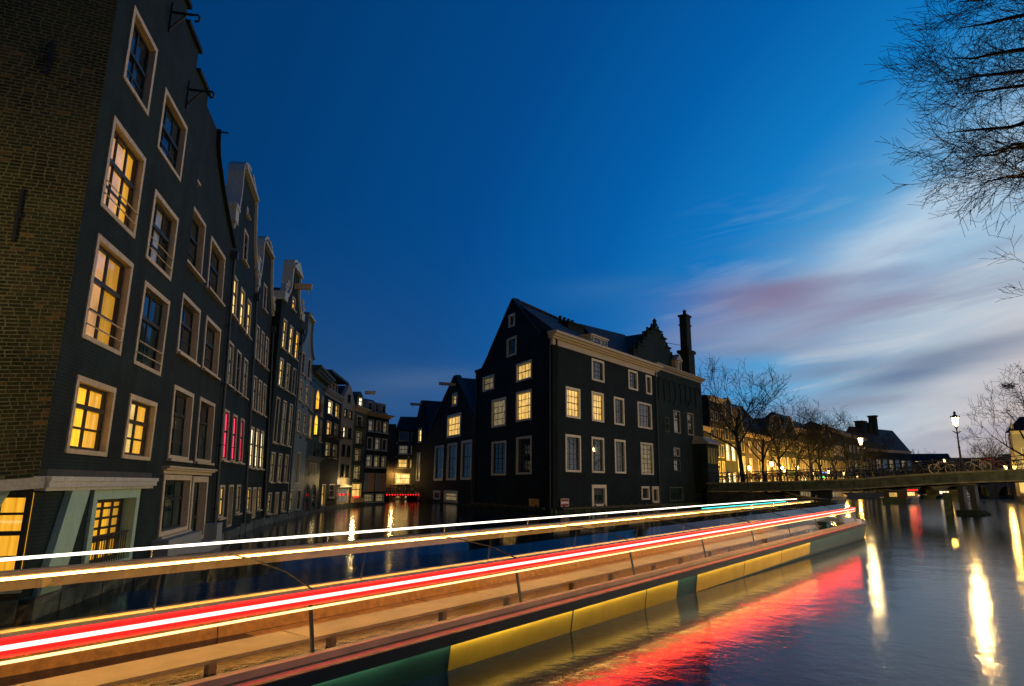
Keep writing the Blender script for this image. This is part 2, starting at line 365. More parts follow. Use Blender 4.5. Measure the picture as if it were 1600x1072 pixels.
def link(name, me, mat, parent=None, loc=None, smooth=False):
    if mat and not me.materials: me.materials.append(MATS[mat])
    if smooth: me.polygons.foreach_set('use_smooth', [True] * len(me.polygons))
    o = bpy.data.objects.new(name, me); COL.objects.link(o)
    if parent: o.parent = parent
    if loc is not None: o.location = loc
    return o
def tag(o, label=None, cat=None, group=None, kind=None):
    if label: o['label'] = label
    if cat: o['category'] = cat
    if group: o['group'] = group
    if kind: o['kind'] = kind
    return o
def thing(name, label, cat, mat4=None, group=None):
    o = bpy.data.objects.new(name, None); COL.objects.link(o); o.empty_display_size = .3
    if mat4 is not None: o.matrix_world = mat4
    return tag(o, label, cat, group)
def copy_tree(o, parent=None):
    c = o.copy(); COL.objects.link(c); c.parent = parent
    for ch in o.children: copy_tree(ch, c)
    return c
def frame(a, b, lean=0.0):
    a = Vector((a[0], a[1], 0)); b = Vector((b[0], b[1], 0)); d = (b - a).normalized(); n = d.cross(Vector((0, 0, 1)))
    w = Vector((0, 0, 1)) * math.cos(lean) - n * math.sin(lean); n = d.cross(w); y = -n
    return Matrix(((d.x, y.x, w.x, a.x), (d.y, y.y, w.y, a.y), (d.z, y.z, w.z, a.z), (0, 0, 0, 1))), (b - a).length
def place(x, y, z=0, az=0.0):   # local +x points along compass azimuth az (from +Y to +X)
    return Matrix.Translation((x, y, z)) @ Matrix.Rotation(R(90 - az), 4, 'Z')

# ------------------------------------------------------------------ houses
def facade(profile, openings, thick=.35, reveal=.22, z_back=None, left=True):
    m = MB()
    zs = sorted(set([round(p[0], 4) for p in profile] + [round(z, 4) for o in openings for z in (o[1], o[3])]))
    segs = [(profile[i], profile[i + 1]) for i in range(len(profile) - 1) if profile[i + 1][0] - profile[i][0] > 1e-6]
    for za, zb in zip(zs[:-1], zs[1:]):
        sg = [q for q in segs if q[0][0] <= za + 1e-6 and q[1][0] >= zb - 1e-6]
        if not sg: continue
        p, q = sg[0]
        def at(z): t = (z - p[0]) / (q[0] - p[0]); return p[1] + (q[1] - p[1]) * t, p[2] + (q[2] - p[2]) * t
        la, ra = at(za); lb, rb = at(zb)
        cuts = sorted([(o[0], o[2]) for o in openings if o[1] <= za + 1e-6 and o[3] >= zb - 1e-6])
        L0, L1 = la, lb
        for c0, c1 in cuts:
            m.quad((L0, 0, za), (c0, 0, za), (c0, 0, zb), (L1, 0, zb)); L0 = L1 = c1
        m.quad((L0, 0, za), (ra, 0, za), (rb, 0, zb), (L1, 0, zb))
        if left: m.quad((la, thick, za), (la, 0, za), (lb, 0, zb), (lb, thick, zb))
        m.quad((ra, 0, za), (ra, thick, za), (rb, thick, zb), (rb, 0, zb))
        m.quad((ra, thick, za), (la, thick, za), (lb, thick, zb), (rb, thick, zb)) if (z_back is not None and za >= z_back) else None
    for i in range(len(profile) - 1):   # steps and top
        if abs(profile[i + 1][0] - profile[i][0]) < 1e-6:
            z = profile[i][0]; a, b = profile[i], profile[i + 1]
            for x0, x1 in ((a[1], b[1]), (b[2], a[2])):
                if abs(x1 - x0) > 1e-4: m.quad((x0, 0, z), (x1, 0, z), (x1, thick, z), (x0, thick, z))
    t = profile[-1]; m.quad((t[1], 0, t[0]), (t[2], 0, t[0]), (t[2], thick, t[0]), (t[1], thick, t[0]))
    for o in openings:
        s0, z0, s1, z1 = o[:4]; r = reveal
        m.quad((s0, 0, z0), (s0, r, z0), (s0, r, z1), (s0, 0, z1)); m.quad((s1, r, z0), (s1, 0, z0), (s1, 0, z1), (s1, r, z1))
        m.quad((s0, r, z1), (s1, r, z1), (s1, 0, z1), (s0, 0, z1)); m.quad((s0, 0, z0), (s1, 0, z0), (s1, r, z0), (s0, r, z0))
    return m

WC = {}
def unit_pane():
    if 'pane' not in WC:
        WC['pane'] = MB().box(0, 0, 0, 1, 1, 1).mesh('pane')
    return WC['pane']
PANES = {}
def pane_obj(parent, x0, z0, w, h, y, mat, name='pane', t=.012):
    key = (mat, round(w, 2), round(h, 2), t)
    if key not in PANES:
        PANES[key] = MB().box(0, 0, 0, w, t, h).mesh('pane'); PANES[key].materials.append(MATS[mat])
    o = bpy.data.objects.new(name, PANES[key]); COL.objects.link(o); o.parent = parent
    o.location = (x0, y, z0); o.rotation_euler = (R(random.uniform(-.35, .35)), 0, R(random.uniform(-.35, .35)))
    return o
FR = {}
def window(house, s0, z0, s1, z1, glass='glass_dark', cols=2, rows=(.0, .55, 1.0), sub=(1, 1), split=False, fw=.10, proud=.03, reveal=.2, casing='cream', sash='sash_dark', sill=True, back=None, sashw=.05, bar=.03, rods=0, name='window', sillover=.08, top=None):
    w, h = s1 - s0, z1 - z0
    key = ('c', round(w, 2), round(h, 2), fw, proud, reveal, casing, sill)
    if key not in FR:
        m = MB(); p = -proud; y1 = reveal - .02
        m.box(0, p, 0, fw, y1, h); m.box(w - fw, p, 0, w, y1, h); m.box(fw, p, h - fw, w - fw, y1 - .003, h); m.box(fw, p, 0, w - fw, y1 - .003, fw * .8)
        FR[key] = m.mesh(name); FR[key].materials.append(MATS[casing])
    win = bpy.data.objects.new(name, FR[key]); COL.objects.link(win); win.parent = house; win.location = (s0, 0, z0)
    iw, ih = w - 2 * fw, h - fw * 1.8; x0, zz = fw, fw * .8
    key = ('s', round(w, 2), round(h, 2), fw, reveal, cols, rows, sub, sashw, sash)
    if key not in FR:
        m = MB(); ya, yb = reveal - .09, reveal - .035
        m.box(x0, ya, zz, x0 + sashw, yb, zz + ih); m.box(x0 + iw - sashw, ya, zz, x0 + iw, yb, zz + ih)
        m.box(x0 + sashw, ya, zz, x0 + iw - sashw, yb - .002, zz + sashw); m.box(x0 + sashw, ya, zz + ih - sashw, x0 + iw - sashw, yb - .002, zz + ih)
        for r in rows[1:-1]: m.box(x0 + sashw, ya - .03, zz + ih * r - sashw * .7, x0 + iw - sashw, yb - .004, zz + ih * r + sashw * .7)
        for k in range(1, cols):
            bw = bar * (1.6 if cols == 2 and sashw > .05 else 1)
            m.box(x0 + iw * k / cols - bw / 2, ya + .008, zz + .01, x0 + iw * k / cols + bw / 2, yb - .006, zz + ih - .01)
        for i, n in enumerate(sub):
            for k in range(1, n):
                zc = zz + ih * (rows[i] + (rows[i + 1] - rows[i]) * k / n); m.box(x0 + .01, ya + .012, zc - bar / 2, x0 + iw - .01, yb - .008, zc + bar / 2)
        FR[key] = m.mesh('sash'); FR[key].materials.append(MATS[sash])
    so = bpy.data.objects.new('sash', FR[key]); COL.objects.link(so); so.parent = win
    yp = reveal - .06
    if split:
        for i, n in enumerate(sub):
            for k in range(n):
                za = rows[i] + (rows[i + 1] - rows[i]) * k / n; zb = rows[i] + (rows[i + 1] - rows[i]) * (k + 1) / n
                for c in range(cols): pane_obj(win, x0 + iw * c / cols + .004, zz + ih * za + .004, iw / cols - .008, ih * (zb - za) - .008, yp, glass if not isinstance(glass, (list, tuple)) else glass[min(i, len(glass) - 1)])
    else:
        pane_obj(win, x0 + .004, zz + .004, iw - .008, ih - .008, yp, glass)
    if back:
        if split and w > 1.1 and back in ('lit_amber', 'lit_apricot', 'lit_yellow'):
            for cx0, cx1 in ((.01, w * random.uniform(.28, .42)), (w * random.uniform(.60, .74), w - .01)):
                cm = MB(); nn = 14; pts = [(cx0 + (cx1 - cx0) * i / nn, .025 * math.sin(i * 1.9) + .012 * math.sin(i * 4.3)) for i in range(nn + 1)]
                for (xa, ya), (xb, yb) in zip(pts[:-1], pts[1:]): cm.quad((xa, ya, .01), (xb, yb, .01), (xb, yb, h - .02), (xa, ya, h - .02))
                cm.build('curtain', 'lit_curtain_near', win, (0, reveal + .045, 0))
        key = ('b', round(w, 2), round(h, 2), back)
        if key not in FR:
            FR[key] = MB().box(0, 0, 0, w - .02, .02, h - .02).mesh('curtain'); FR[key].materials.append(MATS[back])
        bo = bpy.data.objects.new('curtain', FR[key]); COL.objects.link(bo); bo.parent = win; bo.location = (.01, reveal + (.13 if split else .03), .01)
    if sill:
        key = ('l', round(w, 2), casing)
        if key not in FR:
            FR[key] = MB().box(-sillover, -.13, -.07, w + sillover, .05, -.004).mesh('sill'); FR[key].materials.append(MATS[casing])
        sl = bpy.data.objects.new('sill', FR[key]); COL.objects.link(sl); sl.parent = win
    for k in range(rods):
        z = .28 + .26 * k
        m = MB().tube([(fw * .5, .02, z), (fw * .7, -.05, z), (w - fw * .7, -.05, z), (w - fw * .5, .02, z)], .014, 5)
        m.build('guard_rail', 'cream', win)
    return win

def body(house, L, depth, eave, mat, inset=.04, z0=-.8):
    m = MB(); a, b = inset, L - inset
    m.quad((a, depth, z0), (a, .05, z0), (a, .05, eave), (a, depth, eave)); m.quad((b, .05, z0), (b, depth, z0), (b, depth, eave), (b, .05, eave)); m.quad((b, depth, z0), (a, depth, z0), (a, depth, eave), (b, depth, eave))
    return m.build('side_wall', mat, house)
def gable_roof(house, L, depth, eave, ridge, mat='roof_tile', y0=.3, over=.02, cx=None):
    cx = L / 2 if cx is None else cx; m = MB()
    for xa in (-over, L + over):
        m.hexa([(xa, y0, eave), (xa, depth, eave), (cx, depth, ridge), (cx, y0, ridge), (xa, y0, eave + .14), (xa, depth, eave + .14), (cx, depth, ridge + .14), (cx, y0, ridge + .14)])
    m.poly([(0, depth, eave), (L, depth, eave), (cx, depth, ridge)])
    return m.build('roof', mat, house)
def side_roof(house, L, depth, eave, ridge, mat='roof_tile', y0=-.1, yr=None, ends=True):
    # ridge runs parallel to the facade
    yr = depth / 2 if yr is None else yr; m = MB()
    m.hexa([(0, y0, eave), (L, y0, eave), (L, yr, ridge), (0, yr, ridge), (0, y0, eave + .15), (L, y0, eave + .15), (L, yr, ridge + .15), (0, yr, ridge + .15)])
    m.hexa([(L, depth, eave), (0, depth, eave), (0, yr, ridge), (L, yr, ridge), (L, depth, eave + .15), (0, depth, eave + .15), (0, yr, ridge + .15), (L, yr, ridge + .15)])
    if ends:
        for x in (.05, L - .05): m.poly([(x, y0, eave), (x, depth, eave), (x, yr, ridge)])
    return m.build('roof', mat, house)
def cornice(house, x0, x1, z0, z1, proj=.4, mat='cream', name='cornice', steps=3):
    m = MB(); h = z1 - z0
    m.box(x0, -.06, z0, x1, .1, z0 + h * .45)
    for k in range(steps):
        a = z0 + h * (.45 + .55 * k / steps); b = z0 + h * (.45 + .55 * (k + 1) / steps); p = proj * (.35 + .65 * (k + 1) / steps)
        m.box(x0 - p * .35, -p, a + .002, x1 + p * .35, .1, b)
    return m.build(name, mat, house)
def pipe(house, s, z0, z1, r=.055):
    m = MB().tube([(s, -.11, z0), (s, -.11, z1)], r, 8)
    m.box(s - .14, -.24, z1, s + .14, -.01, z1 + .3)
    for z in [z0 + 1 + k * 2.2 for k in range(int((z1 - z0) / 2.2))]: m.box(s - .08, -.17, z, s + .08, 0, z + .05)
    return m.build('downpipe', 'pipe', house)
def coping(house, pts, mat, th=.16, y0=-.12, y1=.5):
    # stone edge following one side of a gable outline; pts run upward in (s, z)
    m = MB()
    for (a, b) in zip(pts[:-1], pts[1:]):
        a = Vector((a[0], a[1])); b = Vector((b[0], b[1])); d = (b - a)
        if d.length < 1e-4: continue
        n = Vector((-d.y, d.x)).normalized() * th; e = d.normalized() * .03; a = a - e; b = b + e
        m.hexa([(a.x, y0, a.y), (b.x, y0, b.y), (b.x, y1, b.y), (a.x, y1, a.y), (a.x + n.x, y0, a.y + n.y), (b.x + n.x, y0, b.y + n.y), (b.x + n.x, y1, b.y + n.y), (a.x + n.x, y1, a.y + n.y)])
    return m.build('coping', mat, house)
def hook(house, s, z, reach=.9):
    m = MB().tube([(s, 0, z), (s, -reach, z)], .035, 6).tube([(s, 0, z - .5), (s, -reach * .75, z)], .025, 6).tube([(s, -.02, z - .55), (s, -.02, z + .25)], .03, 6)
    m.tube([(s, -reach, z), (s, -reach - .1, z + .02), (s, -reach - .16, z - .06), (s, -reach - .14, z - .15), (s, -reach - .05, z - .17)], .028, 6)
    return m.build('hoist_hook', 'iron', house)
def beam(house, s, z, reach=1.1, mat='cream'):
    m = MB().box(s - .12, -reach, z - .12, s + .12, .05, z + .12).box(s - .16, -reach - .03, z + .122, s + .16, .05, z + .2)
    m.tube([(s, -reach * .8, z - .12), (s, -reach * .8, z - .3), (s + .06, -reach * .8, z - .36), (s, -reach * .8, z - .42)], .025, 5)
    return m.build('hoist_beam', mat, house)
def plinth(house, L, h, mat='stone_rough', out=.16, z0=-.8):
    m = MB(); n = max(2, int(L / .8)); rr = random.Random(int(L * 100))
    for k in range(n):
        a, b = L * k / n, L * (k + 1) / n
        hh = h + rr.uniform(-.06, .06); m.box(a + .004, -out - rr.uniform(0, .05), z0, b - .004, .02, hh)
    return m.build('plinth', mat, house)
def bell_profile(L, z0, ze, zt, neck, cx=None):
    # straight wall to ze, concave shoulders, neck of half width `neck`, round top
    cx = L / 2 if cx is None else cx; H = zt - ze; p = [(z0, 0, L), (ze, 0, L)]
    for t, q in ((.0, .93), (.05, .80), (.12, .66), (.22, .46), (.34, .27), (.48, .12), (.62, .03), (.78, 0)):
        hw = neck + (L / 2 - neck) * q; p.append((ze + H * t + .0005, cx - hw, cx + hw))
    for t in (.86, .92, .96, .985, 1.0):
        hw = neck * math.sqrt(max(.02, 1 - ((t - .78) / .22) ** 2)); p.append((ze + H * t, cx - hw, cx + hw))
    return p

def spiral(m, s, z, r, y=-.1):   # small carved scroll
    pts = [(s + r * (1 - k / 14) * math.cos(k * .7), y, z + r * (1 - k / 14) * math.sin(k * .7)) for k in range(12)]
    m.tube(pts, .05, 5)

V = {'P0': (-7.78, 10.8), 'P1': (-8.99, 16.8), 'P2': (-10.39, 23.2), 'P3': (-11.89, 29.5), 'P4': (-12.82, 34.3), 'P5': (-13.37, 39.5), 'P6': (-14.02, 44.5),
     'P7': (-14.73, 50.5), 'P8': (-15.06, 57.0), 'P9': (-14.93, 61.0), 'P10': (-14.46, 64.5), 'P11': (-12.92, 68.0)}
ROWG = 'old houses standing in the water along the narrow canal'

def corner_house():
    M4, L = frame(V['P0'], V['P1'])
    h = thing('canal_house', 'tall dark brick corner house with mint green ground floor posts and amber windows', 'house', M4, ROWG)
    W = [(.74, 2.65, 2.54, 4.06), (3.35, 2.65, 5.14, 4.06), (.66, 4.74, 2.5, 6.78), (3.26, 4.72, 5.1, 6.66), (.55, 7.3, 2.35, 9.2), (3.1, 7.15, 4.94, 8.85), (.66, 10.12, 2.12, 11.8), (2.86, 9.78, 4.7, 11.35)]
    door = (2.12, .32, 4.66, 2.0)
    prof = [(-.8, 0, L), (13.2, 0, L), (13.2, 0, 4.85), (13.75, 0, 4.85), (13.75, 0, 3.6), (14.15, 0, 3.6), (14.15, 0, 2.9), (15.2, 0, 2.9)]
    facade(prof, W + [door], left=False).build('wall', 'brick_dark', h)
    MB().quad((L - .04, .05, -.8), (L - .04, 9, -.8), (L - .04, 9, 13.2), (L - .04, .05, 13.2)).build('side_wall', 'brick_dark', h)
    MB().box(-.03, -.09, 15.2, 2.98, .4, 15.35).box(2.99, -.09, 14.15, 3.68, .4, 14.28).box(3.69, -.08, 13.75, 4.93, .4, 13.87).box(4.94, -.08, 13.2, L, .4, 13.32).build('coping', 'brick_dark2', h)
    # windows
    kw = dict(split=True, fw=.11, reveal=.19, proud=.03, sashw=.06, bar=.045, sill=False)
    window(h, *W[0], glass='glass_clear', cols=2, rows=(0, .66, 1), sub=(2, 1), back='lit_amber', **kw)
    window(h, *W[1], glass='glass_clear', cols=2, rows=(0, .62, 1), sub=(2, 1), back='lit_yellow', **kw)
    window(h, *W[2], glass='glass_clear', cols=2, rows=(0, .62, 1), sub=(2, 1), back='lit_apricot', rods=2, **kw)
    window(h, *W[3], glass=('glass_teal', 'glass_dark'), cols=2, rows=(0, .62, 1), sub=(2, 1), rods=2, **kw)
    window(h, *W[4], glass='glass_clear', cols=3, rows=(0, .60, 1), sub=(2, 1), back='lit_apricot', rods=2, **kw)
    window(h, *W[5], glass='glass_clear', cols=3, rows=(0, .60, 1), sub=(2, 1), back='lit_dim', rods=2, **kw)
    window(h, *W[6], glass='glass_dark', cols=2, rows=(0, .52, 1), sub=(2, 1), **kw)
    window(h, *W[7], glass='glass_dark', cols=3, rows=(0, .52, 1), sub=(2, 1), **kw)
    d = window(h, *door, glass='glass_clear', cols=4, rows=(0, .38, 1), sub=(1, 4), split=True, fw=.2, reveal=.3, proud=.06, sashw=.09, bar=.05, casing='mint', back='lit_amber', sill=False, name='french_door')
    m = MB()
    for k in range(16): x = .3 + k * .13; m.tube([(x, .03, .05), (x, .03, .72)], .012, 4)
    m.box(.24, .01, .72, 2.3, .05, .76); m.build('balustrade', 'iron', d)
    # ground floor cornice and slanting posts
    m = MB().box(-.10, -.22, 2.06, 5.2, .02, 2.16).box(-.06, -.16, 2.0, 5.16, .02, 2.058).box(-.12, -.25, 2.162, 5.22, .02, 2.24)
    m.build('ground_floor_cornice', 'white_stone', h)
    MB().box(.0, -.12, 2.242, 5.1, .02, 2.36).build('lead_flashing', 'roof_lead', h)
    MB().hexa([(.36, -.13, .25), (1.1, -.13, .25), (1.1, -.01, .25), (.36, -.01, .25), (1.0, -.13, 1.998), (1.73, -.13, 1.998), (1.73, -.01, 1.998), (1.0, -.01, 1.998)]).build('slanting_post', 'mint', h)
    plinth(h, L, .28, 'stone_rough', .22)
    hook(h, 2.6, 13.2, .5); hook(h, 4.4, 12.3, .5)
    # flank wall of separate bricks, courses sagging away from the corner
    ds = Vector((.857, .515)); p0 = Vector(V['P0']); LS = 4.0
    F4, _ = frame(p0 - ds * LS, p0)
    sw = MB().quad((0, .002, 2.1), (LS, .002, 2.1), (LS, .002, 15), (0, .002, 15)).build('flank_wall', 'mortar', h)
    sw.matrix_parent_inverse = Matrix.Identity(4); sw.matrix_local = M4.inverted() @ F4
    rr = random.Random(5); bl, bh, jt = .178, .0665, .015; sag = .10
    cand = []
    k = 0; z = 1.9
    while z < 15:
        x = LS - (bl * .5 if k % 2 else 0) - rr.uniform(0, .012)
        if k % 2: cand.append((x + jt, z, LS - x - jt))
        first = True
        while x > .9:
            ln = bl - jt + rr.uniform(-.008, .008)
            if rr.random() < .14: ln *= .55
            if x - ln < 0: break
            cand.append((x - ln, z, ln)); x -= ln + jt
        z += bh; k += 1
    meshes = [MB().box(0, 0, 0, 1, 1, 1).mesh('brick') for _ in range(1)]
    bm = bmesh.new(); bmesh.ops.create_cube(bm, size=1); bmesh.ops.translate(bm, verts=bm.verts, vec=(.5, .5, .5)); bmesh.ops.bevel(bm, geom=[e for e in bm.edges], offset=.035, segments=1, affect='EDGES')
    me = bpy.data.meshes.new('brick'); bm.to_mesh(me); bm.free(); me.materials.append(MATS['brick_piece'])
    cand = [(x, z - sag * (LS - x), ln) for x, z, ln in cand]; cand = [c for c in cand if c[1] > 2.18]
    vis = sorted([c for c in cand if c[0] > LS - .5 - (c[1] - 2) * .10], key=lambda c: c[1])
    chosen = set(vis[:290]); stuff = MB()
    for c in cand:
        x, z, ln = c; pr = rr.uniform(.001, .006)
        if c in chosen:
            o = bpy.data.objects.new('brick', me); COL.objects.link(o); o.parent = sw; o.location = (x, -pr + .012 - .012, z); o.scale = (ln, .05, bh - jt + rr.uniform(-.003, .003)); o.rotation_euler = (0, R(-math.degrees(math.atan(sag))), 0)
        else:
            zz = bh - jt + rr.uniform(-.003, .003); b = z + ln * sag; e = .004
            stuff.hexa([(x, .02, z), (x + ln, .02, b), (x + ln, .021, b), (x, .021, z), (x, .02, z + zz), (x + ln, .02, b + zz), (x + ln, .021, b + zz), (x, .021, z + zz)])
            i = len(stuff.v) - 8
            for q, (dx, dz) in zip((0, 1, 4, 5), ((e, e), (-e, e), (e, -e), (-e, -e))):
                vx = stuff.v[i + q]; stuff.v[i + q] = (vx[0] + dx, -pr, vx[2] + dz)
    so = stuff.build('brickwork', 'brick_piece', sw); so['kind'] = 'stuff'
    for sx, za, zb in ((3.13, 9.35, 10.05), (3.10, 6.15, 7.1), (2.2, 6.0, 6.9)):
        MB().box(sx - .022, -.06, za, sx + .022, .02, zb).box(sx - .04, -.075, (za + zb) / 2 - .05, sx + .04, .0, (za + zb) / 2 + .05).build('wall_anchor', 'iron', sw)
    def tilt(o):
        return o
    g = MB()
    g.quad((0, .0, -.8), (LS, .0, -.8), (LS, .0, .62), (0, .0, .50)); g.quad((0, .0, .5), (2.75, .0, .54), (2.75, 0, 2.0), (0, 0, 1.9)); g.quad((3.98, 0, .60), (LS, 0, .62), (LS, 0, 2.1), (3.98, 0, 2.1)); g.quad((2.75, 0, 1.94), (3.98, 0, 2.0), (3.98, 0, 2.14), (2.75, 0, 2.1))
    o = g.build('ground_floor_wall', 'brick_brown', sw)
    c = MB().hexa([(0, -.2, 1.62), (LS + .1, -.2, 2.05), (LS + .1, .02, 2.05), (0, .02, 1.62), (0, -.2, 1.80), (LS + .1, -.2, 2.23), (LS + .1, .02, 2.23), (0, .02, 1.80)]).build('ground_floor_cornice', 'white_stone', sw)
    w = window(h, 0, 0, 1.2, 1.42, glass='glass_clear', cols=3, rows=(0, .55, 1), sub=(2, 2), split=True, fw=.04, reveal=.16, proud=.01, sashw=.05, bar=.04, back='lit_amber', casing='sash_dark')
    w.matrix_parent_inverse = Matrix.Identity(4); w.matrix_local = M4.inverted() @ F4 @ Matrix.Translation((2.76, 0, .56)) @ Matrix.Shear('XY', 4, (0, 0))
    MB().hexa([(2.1, -.14, .3), (3.05, -.14, .35), (3.05, -.02, .35), (2.1, -.02, .3), (2.85, -.14, 1.92), (3.66, -.14, 2.0), (3.66, -.02, 2.0), (2.85, -.02, 1.92)]).build('slanting_post', 'mint', sw)
    MB().box(2.6, -.16, .44, 4.02, .04, .53).build('sill', 'white_stone', sw)
    MB().box(0, -.2, -.8, LS, .0, .32).build('plinth', 'stone_rough', sw)
corner_house()

def house_b2():
    M4, L = frame(V['P1'], V['P2'], .03)
    h = thing('canal_house', 'dark brick house with cream shop front and pale plastered foot, beside the corner house', 'house', M4, ROWG)
    W = [(.68, 2.77, 2.75, 4.77), (3.5, 2.77, 5.6, 4.8), (.62, 5.68, 2.7, 7.4), (3.45, 5.7, 5.6, 7.45), (.35, 8.32, 2.45, 10.15), (3.2, 8.33, 5.4, 10.1), (.1, 10.9, 1.02, 12.1)]
    shop = (.5, .75, 3.3, 2.34); dr = (3.45, .32, 5.45, 2.32)
    prof = [(-.8, 0, L), (10.9, 0, L), (11.4, 0, 5.5), (12.05, 0, 4.3), (12.9, 0, 3.15), (13.3, 0, 2.95), (13.75, 0, 2.9)]
    facade(prof, W + [shop, dr]).build('wall', 'brick_dark2', h); body(h, L, 9, 10.9, 'brick_dark2')
    gable_roof(h, L, 9, 10.6, 13.4, cx=2.4)
    kw = dict(split=True, fw=.12, reveal=.24, sashw=.06, bar=.04, casing='cream')
    for i, w in enumerate(W[:6]):
        window(h, *w, glass=('glass_teal' if i < 2 else 'glass_dark', 'glass_dark'), cols=2, rows=(0, .6 if i > 1 else .66, 1), sub=(3 if i < 2 else 2, 1), **kw)
    window(h, *W[6], glass='glass_dark', cols=2, rows=(0, .5, 1), sub=(1, 1), fw=.1, reveal=.2)
    window(h, *shop, glass='glass_teal', cols=3, rows=(0, .62, 1), sub=(1, 1), fw=.14, reveal=.25, name='shop_window', split=True)
    window(h, *dr, glass='glass_teal', cols=2, rows=(0, .35, 1), sub=(1, 2), fw=.18, reveal=.3, name='door', sill=False, split=True)
    cornice(h, .3, 5.7, 2.36, 2.56, .22, 'cream', 'shop_cornice', 2)
    MB().box(-.05, -.42, -.8, 3.35, .02, .70).box(3.352, -.42, -.8, 5.4, .02, .28).box(5.402, -.42, -.8, 6.2, .02, .78).build('plastered_foot', 'pale_plaster', h)
    MB().tube([(2.95, -.02, 13.7), (2.95, -.35, 13.7)], .03, 5).build('hoist_hook', 'iron', h)
    coping(h, [(L, 10.9), (5.5, 11.4), (4.3, 12.05), (3.15, 12.9), (2.95, 13.3), (2.9, 13.75)][::-1], 'brick_dark2', .08)
    pipe(h, L - .1, .2, 10.4)
house_b2()

def gable_house(a, b, lean, label, wall, prof, rows, cols, eave, ridge, stone='white_stone', ground=None, glass=None, beams=None, cope=True, capw=None, pl=.35, fw=.09, depth=9, casing='cream', pipe_top=None, mk=None, sash='sash_dark', extra=None):
    M4, L = frame(V[a], V[b], lean)
    h = thing('canal_house', label, 'house', M4, ROWG)
    op = []; todo = []
    for ri, (z0, z1, cc, mats) in enumerate(rows):
        for ci, (s0, s1) in enumerate(cc):
            op.append((s0, z0, s1, z1)); todo.append((s0, z0, s1, z1, mats[ci] if isinstance(mats, (list, tuple)) else mats))
    p = prof(L) if callable(prof) else prof
    facade(p, op).build('wall', wall, h); body(h, L, depth, eave, wall)
    if ridge: gable_roof(h, L, depth, eave - .2, ridge)
    for s0, z0, s1, z1, g in todo:
        tall = (z1 - z0) / (s1 - s0)
        if g.startswith('door'):
            window(h, s0, z0, s1, z1, glass='glass_teal' if g == 'door' else g[5:], cols=1, rows=(0, .72, 1), sub=(1, 1), fw=fw, casing=casing, sash='teal_wood', sashw=.12, sill=False, name='door')
        else:
            window(h, s0, z0, s1, z1, glass=g, cols=2, rows=(0, .58, 1), sub=(2 if tall > 1.3 else 1, 1), fw=fw, reveal=.11, casing=casing, sash=sash)
    if cope:
        k = [i for i, q in enumerate(p) if q[0] >= eave - .01]
        left = [(p[i][1], p[i][0]) for i in k]; right = [(p[i][2], p[i][0]) for i in k]
        coping(h, left, stone); coping(h, right[::-1], stone)
    plinth(h, L, pl, 'stone_rough' if pl < .6 else 'teal_wood')
    if pipe_top: pipe(h, L - .08, .2, pipe_top)
    if beams: beam(h, *beams)
    if mk: mk(h, L)
    return h
C3 = [(.95, 1.95), (2.75, 3.75), (4.55, 5.55)]
def mkA(h, L):
    cx = L / 2
    MB().box(cx - 1.75, -.2, 14.98, cx + 1.75, .55, 15.12).build('gable_cap', 'white_stone', h)
    for s in (.22, L - .22): MB().box(s - .3, -.16, 12.0, s + .3, .6, 12.55).box(s - .36, -.2, 12.552, s + .36, .64, 12.7).build('shoulder_block', 'white_stone', h)
    MB().tube([(cx - 1.3, .6, 14.3), (cx - 1.7, 2.6, 12.6)], .03, 5).build('stay_rod', 'iron', h)
gable_house('P2', 'P3', .04, 'dark brick bell gable house with red lit windows on the first floor', 'brick_dark', lambda L: bell_profile(L, -.8, 11.7, 15.5, 1.85),
    [(.85, 2.04, [C3[0], C3[2]], ['lit_pale', 'lit_dim']), (.42, 2.04, [C3[1]], 'door lit_dim'), (2.95, 4.85, C3, 'lit_red'), (5.8, 7.5, C3, ['lit_curtain', 'glass_dark', 'lit_curtain']), (8.55, 10.2, C3, 'lit_yellow'), (11.4, 12.8, [C3[1]], 'glass_dark'), (13.5, 13.9, [(3.0, 3.4)], 'glass_dark')],
    3, 11.7, 13.6, pipe_top=10.6, mk=mkA)
C3B = [(.75, 1.55), (2.05, 2.85), (3.35, 4.15)]
def mkB(h, L):
    cx = L / 2
    MB().box(cx - 1.25, -.2, 13.98, cx + 1.25, .55, 14.12).build('gable_cap', 'white_stone', h)
    for s in (.2, L - .2):
        m = MB().box(s - .24, -.15, 11.4, s + .24, .55, 11.8); spiral(m, s, 12.0, .22); m.build('shoulder_scroll', 'white_stone', h)
gable_house('P3', 'P4', .04, 'narrow dark brick bell gable house with three bright white lit windows', 'brick_dark2', lambda L: bell_profile(L, -.8, 11.1, 14.5, 1.3),
    [(.8, 1.9, [C3B[0], C3B[2]], ['lit_pale', 'lit_pale']), (.45, 1.9, [C3B[1]], 'door lit_pale'), (2.8, 4.72, C3B, 'lit_white'), (5.5, 7.15, C3B, 'lit_curtain'), (7.95, 9.65, C3B, 'lit_curtain'), (10.8, 12.15, [(2.0, 2.9)], 'glass_dark')],
    3, 11.1, 13.0, pipe_top=10.2, mk=mkB)
C3C = [(.65, 1.45), (2.25, 3.05), (3.85, 4.65)]
def neckprof(L, z0, ze, zt, neck):
    cx = L / 2; H = zt - ze
    p = [(z0, 0, L), (ze, 0, L)]
    for t, q in ((0, .80), (.08, .55), (.2, .3), (.34, .1), (.45, 0), (.92, 0)): hw = neck + (L / 2 - neck) * q; p.append((ze + H * t + .0005, cx - hw, cx + hw))
    p += [(ze + H * .96, cx - neck * .7, cx + neck * .7), (zt, cx - neck * .25, cx + neck * .25)]
    return p
